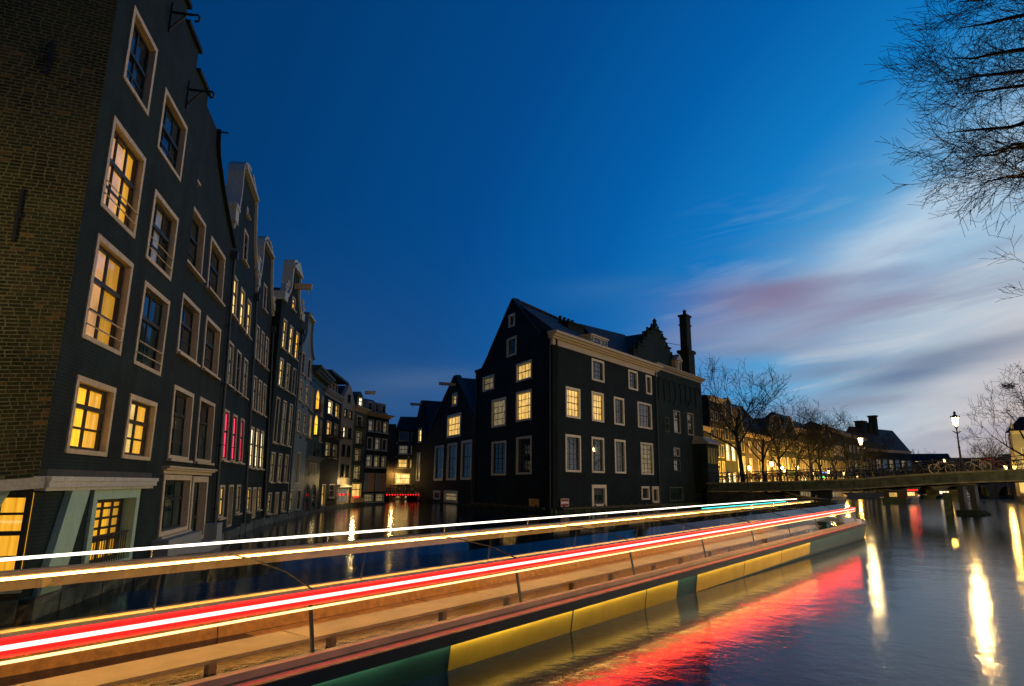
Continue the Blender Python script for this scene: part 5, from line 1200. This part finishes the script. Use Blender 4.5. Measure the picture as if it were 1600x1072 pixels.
def bike(mat, label, M4, group):
    if mat not in BIKES:
        ms = bike_meshes(mat)
        for q, mm in zip(ms, ('rubber' if mat != 'bike_pale' else 'bike_pale', mat, 'rubber', 'chrome', mat)): q.materials.append(MATS[mm])
        BIKES[mat] = ms
    w, f, s, hb, mg = BIKES[mat]
    o = thing('bicycle', label, 'bicycle', M4, group)
    link('wheel', w, None, o, (-.52, 0, .335)); link('wheel', w, None, o, (.56, 0, .335)); link('frame', f, None, o); link('saddle', s, None, o); link('handlebar', hb, None, o); link('mudguard', mg, None, o)
    return o
rb = random.Random(3)
BG = {'bike_frame': 'black bicycles parked along the bridge railing', 'bike_red': 'red bicycles parked along the bridge railing', 'bike_pale': 'pale bicycles parked along the bridge railing'}
BLb = {'bike_frame': 'black bicycle leaning on the near railing of the canal bridge', 'bike_red': 'red bicycle leaning on the near railing of the canal bridge', 'bike_pale': 'pale framed bicycle leaning on the near railing of the canal bridge'}
bx = [.6, 1.7, 2.5, 3.6, 4.9, 5.6, 6.5, 7.2, 8.1, 8.8, 9.7, 10.6, 11.9, 12.8, 14.0, 15.2, 16.6, 17.7, 18.6, 19.4, 20.3, 21.6, 22.4, 24.3, 25.2, 26.3, 27.2]
for k, x in enumerate(bx):
    mat = 'bike_pale' if k in (21, 23) else ('bike_red' if k in (6, 24) else 'bike_frame')
    M4 = BM @ Matrix.Translation((x, .42 + rb.uniform(0, .5), dz(x) - .015)) @ Matrix.Rotation(R(rb.choice((0, 180)) + rb.uniform(-14, 14)), 4, 'Z') @ Matrix.Rotation(R(rb.uniform(-9, 9)), 4, 'X') @ Matrix.Scale(1.12, 4)
    bike(mat, BLb[mat], M4, BG[mat])
for k in range(9):
    x = 1.0 + k * 2.9 + rb.uniform(-.5, .5)
    M4 = BM @ Matrix.Translation((x, 6.8, dz(x) - .015)) @ Matrix.Rotation(R(rb.choice((0, 180)) + rb.uniform(-12, 12)), 4, 'Z') @ Matrix.Rotation(R(rb.uniform(-8, 8)), 4, 'X') @ Matrix.Scale(1.12, 4)
    bike('bike_frame', 'black bicycle leaning on the far railing of the canal bridge', M4, 'black bicycles on the far railing')
FM, FLn = frame((-15.4, 79.7), (-11.3, 83.4))
for k in range(5):
    M4 = FM @ Matrix.Translation((.5 + k * .95, .5 + .15 * (k % 2), .85)) @ Matrix.Rotation(R(rb.uniform(-15, 15)), 4, 'Z')
    bike('bike_pale' if k % 2 else 'bike_frame', 'pale bicycle parked on the footbridge' if k % 2 else 'black bicycle parked on the footbridge', M4, 'pale bicycles on the footbridge' if k % 2 else 'black bicycles on the footbridge')

# ------------------------------------------------------------------ trees
def grow(rng, segs, p, d, length, rad, level, maxl, spread=.55, upw=.25, kids=(7, 5, 4, 3), jit=1.0, minc=.012):
    n = 5 if level < 2 else (4 if level == 2 else 3); pts = [p.copy()]; rads = [rad]; dd = d.normalized()
    for k in range(n):
        j = Vector((rng.gauss(0, 1), rng.gauss(0, 1), rng.gauss(0, .7))) * (.10 + .05 * level) * jit
        dd = (dd + j + Vector((0, 0, upw * (.12 if level else .0)))).normalized()
        p = p + dd * (length / n); pts.append(p.copy()); rads.append(rad * (1 - .72 * (k + 1) / n) if level else rad * (1 - .55 * (k + 1) / n))
    segs.append((level, pts, rads))
    if level >= maxl: return
    nk = kids[min(level, len(kids) - 1)]
    for c in range(nk):
        t = .35 + .65 * (c + rng.random()) / nk if level else .45 + .55 * (c + .5 * rng.random()) / nk
        i = min(n - 1, int(t * n)); f = t * n - i; q = pts[i].lerp(pts[i + 1], min(1, f)); r = rads[i] + (rads[i + 1] - rads[i]) * min(1, f)
        ax = (pts[i + 1] - pts[i]).normalized(); o = ax.orthogonal().normalized(); o.rotate(Matrix.Rotation(rng.uniform(0, 2 * math.pi) if level else c * 2.4 + rng.uniform(-.4, .4), 3, ax))
        nd = (ax * (1 - spread) + o * spread * rng.uniform(.8, 1.3) + Vector((0, 0, upw))).normalized()
        grow(rng, segs, q, nd, length * rng.uniform(.5, .72) * (1.05 if level == 0 else .95), max(minc, r * .62), level + 1, maxl, spread, upw, kids, jit, minc)
def tree_meshes(seed, H=16.0, maxl=4, kids=(7, 5, 5, 4), trad=.3, minr=.016):
    rng = random.Random(seed); segs = []
    grow(rng, segs, Vector((0, 0, 0)), Vector((rng.uniform(-.05, .05), rng.uniform(-.05, .05), 1)), H * .55, trad, 0, maxl, .55, .24, kids)
    top = max(p.z for _, pts, _ in segs for p in pts); sc = H / top
    t = MB(); c = MB()
    for lv, pts, rads in segs:
        pts = [q * sc for q in pts]; rads = [max(minr, r) for r in rads]
        if lv <= 1: t.tube(pts, rads, 7 if lv == 0 else 5)
        else: c.tube(pts, rads, 4 if lv == 2 else 3, False)
    return t.mesh('trunk'), c.mesh('crown')
TM = [tree_meshes(s) for s in (2, 7, 19)]
for t in TM:
    for q in t: q.materials.append(MATS['bark'])
def tree(x, y, z, height, variant, rot, label, group=None):
    o = thing('bare_tree', label, 'tree', Matrix.Translation((x, y, z)) @ Matrix.Rotation(R(rot), 4, 'Z') @ Matrix.Scale(height / 16, 4), group)
    link('trunk', TM[variant][0], None, o); link('crown', TM[variant][1], None, o)
tree(28.6, 80.6, 1.2, 17.5, 0, 20, 'tall spreading bare tree on the quay corner just behind the bridge')
QT = 'bare trees lining the far quay'; QL = 'bare winter tree lining the quay in front of the lit houses'
QLS = ['slim bare tree on the quay before the tall narrow decorated house', 'bare forked tree on the quay before the bright bell gable house', 'bare quay tree before the neck gable house with yellow windows', 'bare quay tree before the wide low house with huge roof', 'bare quay tree right of the huge dark roof', 'bare quay tree before the lit shop front', 'tall bare quay tree before the broad half hidden gable', 'bare quay tree before the mansard house', 'last bare quay tree before the far stone bridge']
for k, (x, y, hh) in enumerate(((33.6, 86.4, 13), (38.4, 92.8, 15.5), (43.6, 99.4, 13), (48.2, 104.8, 14), (52.6, 110.8, 15), (58.5, 118.2, 14), (67.4, 130, 16.5), (75, 139.6, 14), (83, 149, 15))): tree(x, y, 1.2, hh, (1, 2, 0)[k % 3], 47 * k, QLS[k], QT)
tree(62.5, 78.0, 1.15, 16.5, 1, 70, 'large bare tree on the right bank with a dark nest, beyond the bridge')
nest = MB(); rn = random.Random(8)
for k in range(70):
    p = Vector((rn.gauss(0, .35), rn.gauss(0, .35), rn.gauss(0, .22))); d = Vector((rn.uniform(-1, 1), rn.uniform(-1, 1), rn.uniform(-.4, .4))) * .4; nest.tube([p - d, p + d], .03, 3, False)
nb = tag(nest.build('bird_nest', 'bark'), 'dark twig nest high in the large right bank tree', 'nest'); nb.location = (61.2, 78.0, 14.6)
for k, (x, y, hh) in enumerate(((97, 131, 13.5), (92.5, 128.5, 10), (104, 141, 12))): tree(x, y, 1.15, hh, (2, 0, 1)[k], 33 * k, ('leaning bare tree on the right bank beside the church tower', 'low twiggy bare tree on the right bank behind the bridge lantern', 'bare tree on the right bank close to the stone bridge')[k], 'smaller bare trees on the right bank')
for k, (x, y, hh) in enumerate(((131, 206, 14), (139, 207, 12), (152, 208, 11), (163, 209, 13))): tree(x, y, 1.1, hh, (0, 2, 1, 0)[k], 80 * k, 'round bare tree at the far end of the wide canal', 'round bare trees at the canal end')

def near_tree():
    o = thing('bare_tree', 'overhanging bare tree on the near right bank with long twiggy limbs over the water', 'tree', Matrix.Translation((14.2, 11.6, 1.1)))
    rng = random.Random(4); segs = []; base = Vector((14.2, 11.6, 1.1))
    trunk = [Vector((0, 0, 0)), Vector((-.1, 0, 2.5)), Vector((-.25, -.1, 5)), Vector((-.4, 0, 7.5)), Vector((-.5, .1, 10)), Vector((-.6, .1, 12.5)), Vector((-.9, .2, 15))]
    t = MB().tube(trunk, [.36, .32, .28, .23, .17, .11, .05], 9); c = MB()
    def pix(a, b, Y): return Vector((a * Y, Y, EYE + b * Y)) - base
    # limb ends, as world positions relative to the trunk foot
    ends = [(3, pix(.640, .66, 11.0), 7.2), (3, pix(.675, .79, 11.5), 8.6), (3, pix(.70, .87, 10.5), 9.4), (2, pix(.70, .545, 11.2), 6.0), (2, pix(.71, .60, 12.2), 6.6), (3, pix(.70, .70, 12.6), 7.8), (1, pix(.785, .40, 12.0), 4.4), (1, pix(.80, .365, 11.2), 4.0), (3, pix(.655, .735, 10.2), 8.0), (2, pix(.735, .56, 10.4), 6.2), (2, pix(.68, .60, 11.8), 6.8), (3, pix(.72, .93, 11.8), 9.8), (3, pix(.76, .98, 11.0), 10.5)]
    for _, e, zt in ends:
        e = trunk[min(5, int(zt / 2.5))].lerp(e, .82)
        i = min(5, int(zt / 2.5)); st = trunk[i].lerp(trunk[i + 1], zt / 2.5 - i); n = 9; pts = []; rads = []
        for k in range(n + 1):
            f = k / n; q = st.lerp(e, f) + Vector((0, 0, .7 * math.sin(math.pi * f) * (1 if zt > 5 else .4))) + Vector((rng.gauss(0, .07), rng.gauss(0, .07), rng.gauss(0, .07))) * (1 if 0 < k < n else 0)
            pts.append(q); rads.append(.085 * (1 - f) ** .8 + .008)
        t.tube(pts, rads, 6)
        L_ = (e - st).length
        nt_ = 40 if zt > 5 else 8
        for k in range(nt_):
            f = .28 + .72 * k / (nt_ - 1); i = min(n - 1, int(f * n)); q = pts[i].lerp(pts[i + 1], f * n - i); ax = (pts[i + 1] - pts[i]).normalized()
            side = ax.orthogonal().normalized(); side.rotate(Matrix.Rotation(rng.uniform(0, 6.28), 3, ax))
            nd = ax * .85 + side * .5 + Vector((0, 0, -.04)); s2 = []
            grow(rng, s2, q, nd, L_ * rng.uniform(.11, .22), .017 * (1.25 - f), 2, 4, .40, .03, (5, 5, 4, 3), .3, .003)
            for lv, pp, rr in s2: c.tube(pp, [max(.0038, x) for x in rr], 3, False)
    t.build('trunk', 'bark', o); c.build('crown', 'bark', o)
near_tree()

# ------------------------------------------------------------------ the long canal tour boat
def tour_boat():
    o0 = Vector((.6, 9.96)) - DR * 12; n = Vector((DR.y, -DR.x)); HB = 2.1
    cen = o0 + DR * 20.5 - n * HB
    h = thing('tour_boat', 'long low glass roofed tour boat with red and white light strips and yellow hull', 'boat', place(cen.x, cen.y, 0, 38) @ Matrix.Rotation(-.009, 4, 'Y'))
    X0, X1 = -17.4, 20.4
    def hb(x):
        if x > 14.5: return HB * math.sqrt(max(0.02, 1 - ((x - 14.5) / (X1 + .15 - 14.5)) ** 2.2))
        if x < X0 + 1.2: return HB * (.82 + .18 * (x - X0) / 1.2)
        return HB
    xs = [X0 + (X1 - X0) * k / 60 for k in range(61)]
    hull = MB(); decks = {-1: MB(), 1: MB()}; strakes = {-1: MB(), 1: MB()}
    sec = [(-.55, .72), (-.3, .9), (0, .965), (.44, 1.0), (.5, 1.0)]
    for a, b in zip(xs[:-1], xs[1:]):
        for s in (-1, 1):
            for (z0, f0), (z1, f1) in zip(sec[:-1], sec[1:]):
                q = [(a, s * hb(a) * f0, z0), (b, s * hb(b) * f0, z0), (b, s * hb(b) * f1, z1), (a, s * hb(a) * f1, z1)]
                hull.quad(*(q if s < 0 else q[::-1]))
            wi = lambda x: max(.05, hb(x) - .28)
            q = [(a, s * hb(a), .5), (b, s * hb(b), .5), (b, s * wi(b), .52), (a, s * wi(a), .52)]; decks[s].quad(*(q if s < 0 else q[::-1]))
            strakes[s].hexa([(a, s * (hb(a) - .01), .445), (b, s * (hb(b) - .01), .445), (b, s * (hb(b) + .045), .445), (a, s * (hb(a) + .045), .445), (a, s * (hb(a) - .01), .535), (b, s * (hb(b) - .01), .535), (b, s * (hb(b) + .045), .535), (a, s * (hb(a) + .045), .535)])
            strakes[s].hexa([(a, s * (hb(a) + .046), .405), (b, s * (hb(b) + .046), .405), (b, s * (hb(b) + .058), .405), (a, s * (hb(a) + .058), .405), (a, s * (hb(a) + .046), .53), (b, s * (hb(b) + .046), .53), (b, s * (hb(b) + .058), .53), (a, s * (hb(a) + .058), .53)])
    hull.poly([(X0, s * hb(X0) * f, z) for s, z, f in [(-1, z, f) for z, f in sec] + [(1, z, f) for z, f in sec[::-1]]])
    hull.build('hull', 'boat_green', h, smooth=False); [decks[s].build('side_deck', 'boat_cream', h) for s in (-1, 1)]; [strakes[s].build('rubbing_strake', 'boat_dark', h) for s in (-1, 1)]
    fd = MB().poly([(x, -hb(x) + .27, .518) for x in xs if x > 15.9] + [(x, hb(x) - .27, .518) for x in xs[::-1] if x > 15.9]).poly([(X0 + .1, -hb(X0) + .1, .518), (X0 + 1.6, -1.9, .518), (X0 + 1.6, 1.9, .518), (X0 + .1, hb(X0) - .1, .518)]); fd.build('end_deck', 'boat_cream', h)
    # yellow plates on the hull, s measured from the start of the line (x = s - 20.5)
    for a, b in ((-10.6, -7.9), (-7.86, -5.4), (-5.36, -4.0), (-3.0, .0), (.04, 3.2), (3.24, 6.4)):
        k = 6
        for s in (-1, 1):
            m = MB()
            for i in range(k):
                xa, xb = a + (b - a) * i / k, a + (b - a) * (i + 1) / k
                q = [(xa, s * (hb(xa) * .968 + .012), .03), (xb, s * (hb(xb) * .968 + .012), .03), (xb, s * (hb(xb) * .998 + .012), .42), (xa, s * (hb(xa) * .998 + .012), .42)]; m.quad(*(q if s < 0 else q[::-1]))
            m.build('hull_panel', 'boat_yellow', h)
    # interior
    MB().box(X0 + 1.5, -1.7, -.42, 15.8, 1.7, -.36).build('floor', 'deck_wood', h)
    for s in (-1, 1): MB().quad(*[(X0 + 1.6, s * 1.78, -.4), (15.8, s * 1.78, -.4), (15.8, s * 1.82, .55), (X0 + 1.6, s * 1.82, .55)][::1 if s > 0 else -1]).build('inner_lining', 'deck_wood', h)
    for s in (-1, 1):      # long benches along both sides and narrow tables down the middle
        for k in range(8):
            x = X0 + 2.0 + k * 3.9; e = x + 3.88
            bn = MB().box(x, s * 1.30 - .28, -.36, e, s * 1.30 + .28, -.02).build('bench', 'deck_wood', h)
            MB().box(x + .02, s * 1.30 - .29, -.018, e - .02, s * 1.30 + .27, .10).build('cushion', 'seat_fabric', bn)
            MB().hexa([(x, s * 1.60, .1), (e, s * 1.60, .1), (e, s * 1.72, .1), (x, s * 1.72, .1), (x, s * 1.66, .50), (e, s * 1.66, .50), (e, s * 1.74, .50), (x, s * 1.74, .50)]).build('backrest', 'seat_fabric', bn)
    for k in range(8):
        x = X0 + 2.2 + k * 3.9
        t = MB().box(x, -.32, .30, x + 3.87, .32, .34).box(x + .5, -.05, -.36, x + .6, .05, .3).box(x + 2.7, -.05, -.36, x + 2.8, .05, .3).build('table', 'boat_cream', h)
    # cabin sides: posts and panes
    ca, cb = X0 + 1.5, 16.0; n = 9
    for s in (-1, 1):
        for k in range(n + 1):
            x = ca + (cb - ca) * k / n; f = min(1, max(.45, (hb(x) - .25) / 1.85)); 
            MB().hexa([(x - .016, s * 1.83 * f, .52), (x + .016, s * 1.83 * f, .52), (x + .016, s * 1.80 * f, .52), (x - .016, s * 1.80 * f, .52), (x - .016, s * 1.73 * f, 1.05), (x + .016, s * 1.73 * f, 1.05), (x + .016, s * 1.70 * f, 1.05), (x - .016, s * 1.70 * f, 1.05)]).build('window_post', 'boat_dark', h)
            if k < n:
                x2 = ca + (cb - ca) * (k + 1) / n; f2 = min(1, max(.45, (hb(x2) - .25) / 1.85))
                MB().quad((x + .03, s * 1.82 * f, .53), (x2 - .03, s * 1.82 * f2, .53), (x2 - .03, s * 1.72 * f2, 1.05), (x + .03, s * 1.72 * f, 1.05)).build('side_pane', 'boat_glass', h)
    def edge(s, y0, z0, y1, z1, mat, name):
        m = MB(); k = 30
        for i in range(k):
            xa, xb = ca + (cb - ca) * i / k, ca + (cb - ca) * (i + 1) / k; fa = min(1, max(.45, (hb(xa) - .25) / 1.85)); fb = min(1, max(.45, (hb(xb) - .25) / 1.85))
            m.hexa([(xa, s * y0 * fa, z0), (xb, s * y0 * fb, z0), (xb, s * y1 * fb, z0), (xa, s * y1 * fa, z0), (xa, s * y0 * fa, z1), (xb, s * y0 * fb, z1), (xb, s * y1 * fb, z1), (xa, s * y1 * fa, z1)])
        return m.build(name, mat, h)
    for s in (-1, 1):
        edge(s, 1.60, 1.06, 1.78, 1.20, 'boat_cream', 'roof_edge'); edge(s, 1.79, .53, 1.90, .60, 'boat_cream', 'window_sill')
    edge(-1, 1.782, 1.152, 1.80, 1.182, 'led_red', 'red_light_strip'); edge(-1, 1.782, 1.116, 1.80, 1.150, 'led_core', 'white_light_strip'); edge(-1, 1.782, 1.088, 1.80, 1.114, 'led_red', 'red_light_strip')
    edge(-1, 1.782, 1.020, 1.80, 1.040, 'led_warm', 'warm_light_strip')
    m = MB()
    for a, b in zip(xs[:-1], xs[1:]):
        if a < X0 + .3 or b > 18.5: continue
        m.hexa([(a, -hb(a) - .042, .428), (b, -hb(b) - .042, .428), (b, -hb(b) - .014, .428), (a, -hb(a) - .014, .428), (a, -hb(a) - .042, .443), (b, -hb(b) - .042, .443), (b, -hb(b) - .014, .443), (a, -hb(a) - .014, .443)])
    m.build('gunwale_light_strip', 'led_gunwale', h)
    # glass roof
    prof = [(-1.72, 1.2), (-1.25, 1.33), (-.45, 1.42), (.45, 1.42), (1.25, 1.33), (1.72, 1.2)]
    for k in range(n):
        xa, xb = ca + (cb - ca) * k / n, ca + (cb - ca) * (k + 1) / n; fa = min(1, max(.45, (hb(xa) - .25) / 1.85)); fb = min(1, max(.45, (hb(xb) - .25) / 1.85))
        m = MB()
        for (y0, z0), (y1, z1) in zip(prof[:-1], prof[1:]): m.quad((xa + .02, y0 * fa, z0), (xb - .02, y0 * fb, z0), (xb - .02, y1 * fb, z1), (xa + .02, y1 * fa, z1))
        m.build('roof_pane', 'boat_glass', h)
        MB().tube([(xa, y * fa, z + .004) for y, z in prof], .010, 4).build('roof_rib', 'boat_dark', h)
    MB().box(ca, -.07, 1.425, cb, .07, 1.46).build('roof_ridge', 'boat_cream', h)
    MB().box(ca + .5, -.025, 1.38, cb - .5, .025, 1.40).build('cabin_light', 'cabin_light', h)
    for s in (-1, 1): MB().box(ca + .3, s * 1.76 - .012, .505, cb - 2.2, s * 1.76 + .012, .525).build('cabin_light', 'cabin_light', h)
    # hand rail with white strip on the far side
    MB().tube([(ca + .2, 1.52, 1.42), (14.0, 1.52, 1.44), (17.6, 1.1, 1.46)], .02, 6).build('roof_light_rail', 'led_white', h)
    for k in range(12): x = ca + .5 + (cb - ca - 1) * k / 11; MB().tube([(x, 1.52, 1.26), (x, 1.52, 1.42)], .014, 5).build('rail_post', 'chrome', h)
    MB().box(5.0, .9, 1.385, 15.0, .93, 1.41).build('teal_light_strip', 'led_teal', h)
    # end bulkheads and bow rail
    for x in (ca, cb):
        f = min(1, max(.45, (hb(x) - .25) / 1.85)); MB().prism([(-1.8 * f, .53), (1.8 * f, .53), (1.72 * f, 1.2), (1.25 * f, 1.33), (.45 * f, 1.42), (-.45 * f, 1.42), (-1.25 * f, 1.33), (-1.72 * f, 1.2)], -.01, .01).build('end_pane', 'boat_glass', h).matrix_local = Matrix.Translation((x, 0, 0)) @ Matrix.Rotation(R(90), 4, 'Z')
    br = MB().tube([(x, -hb(x) + .1, .95) for x in xs if x > 16.4] + [(x, hb(x) - .1, .95) for x in xs[::-1] if x > 16.4], .018, 5)
    for x in (16.6, 17.6, 18.6, 19.6): 
        for s in (-1, 1): br.tube([(x, s * (hb(x) - .1), .5), (x, s * (hb(x) - .1), .95)], .014, 5)
    br.build('bow_rail', 'chrome', h)
    MB().tube([(X0 + .25, 0, .5), (X0 - .1, 0, 1.7)], .02, 5).build('flag_staff', 'chrome', h)
tour_boat()

def small_boat(x, y, az, L, label, lit='lit_yellow', stripe='boat_yellow', red=False, cab=True):
    h = thing('moored_boat', label, 'boat', place(x, y, 0, az)); B = L * .16
    st = [(-.5, .75), (-.35, .95), (0, 1.0), (.25, .86), (.4, .55), (.5, .06)]; hull = MB(); gun = MB()
    for (a, fa), (b, fb) in zip(st[:-1], st[1:]):
        za, zb = .7 + max(0, a) * 1.2, .7 + max(0, b) * 1.2
        for s in (-1, 1):
            q = [(a * L, s * B * fa * .8, -.3), (b * L, s * B * fb * .8, -.3), (b * L, s * B * fb, zb), (a * L, s * B * fa, za)]; hull.quad(*(q if s < 0 else q[::-1]))
            gun.hexa([(a * L, s * B * fa, za), (b * L, s * B * fb, zb), (b * L, s * (B * fb + .08), zb), (a * L, s * (B * fa + .08), za), (a * L, s * B * fa, za + .14), (b * L, s * B * fb, zb + .14), (b * L, s * (B * fb + .08), zb + .14), (a * L, s * (B * fa + .08), za + .14)])
        hull.quad((a * L, -B * fa, za - .15), (b * L, -B * fb, zb - .15), (b * L, B * fb, zb - .15), (a * L, B * fa, za - .15))
    hull.quad((-.5 * L, -B * .6, -.3), (-.5 * L, B * .6, -.3), (-.5 * L, B * .75, .7), (-.5 * L, -B * .75, .7)); hull.build('hull', 'boat_green', h); gun.build('gunwale', stripe, h)
    if cab:
        MB().box(-.38 * L, -B * .7, .55, .12 * L, B * .7, 1.75).box(-.4 * L, -B * .78, 1.752, .14 * L, B * .78, 1.86).build('cabin', 'boat_dark', h)
        for s in (-1, 1):
            for k in range(4): xx = -.35 * L + k * .115 * L; MB().box(xx, s * B * .7 - .02 if s < 0 else B * .7, 1.05, xx + .085 * L, s * B * .7 if s < 0 else B * .7 + .02, 1.6).build('cabin_window', lit, h)
    if red: MB().box(-.49 * L, -B * .9, 1.9, .1 * L, -B * .86, 1.96).build('red_light_strip', 'led_red', h); MB().box(-.51 * L, -.5, .9, -.505 * L, .5, 1.5).build('stern_light', 'lit_pale', h)
small_boat(41.5, 86.0, 36, 13, 'moored barge with yellow gunwale lying under the canal bridge', 'lit_dim')
small_boat(35.5, 80.5, 40, 9, 'dark moored boat by the left abutment of the bridge', 'lit_dim', 'boat_cream')
small_boat(62, 104, 40, 14, 'tour boat with red lights heading for the far stone bridge', 'lit_yellow', 'boat_cream', True)
small_boat(99, 150, 60, 12, 'boat with glowing yellow cabin windows before the arches of the stone bridge', 'lit_white', 'boat_cream')
small_boat(87, 127, 42, 10, 'pale motor cruiser moored at the right bank beyond the bridge pier', 'lit_dim', 'sign_white')

# shop sign lights on the far quay
def shop_sign(x, y, z, mat, label):
    o = thing('light_box', label, 'sign', place(x, y, z, 128)); MB().box(-.5, -.12, 0, .5, .12, .45).build('case', 'iron', o); MB().box(-.44, -.135, .06, .44, -.121, .39).build('lit_face', mat, o)
    MB().tube([(0, .1, .2), (0, .9, .2)], .03, 5).build('bracket', 'iron', o)
shop_sign(45.2, 108.6, 5.0, 'lamp_white', 'white lit box sign on the quay houses'); shop_sign(62.5, 131, 4.0, 'lamp_green', 'green lit box sign on the quay houses'); shop_sign(63.6, 132.3, 4.9, 'lamp_blue', 'blue lit box sign on the quay houses')
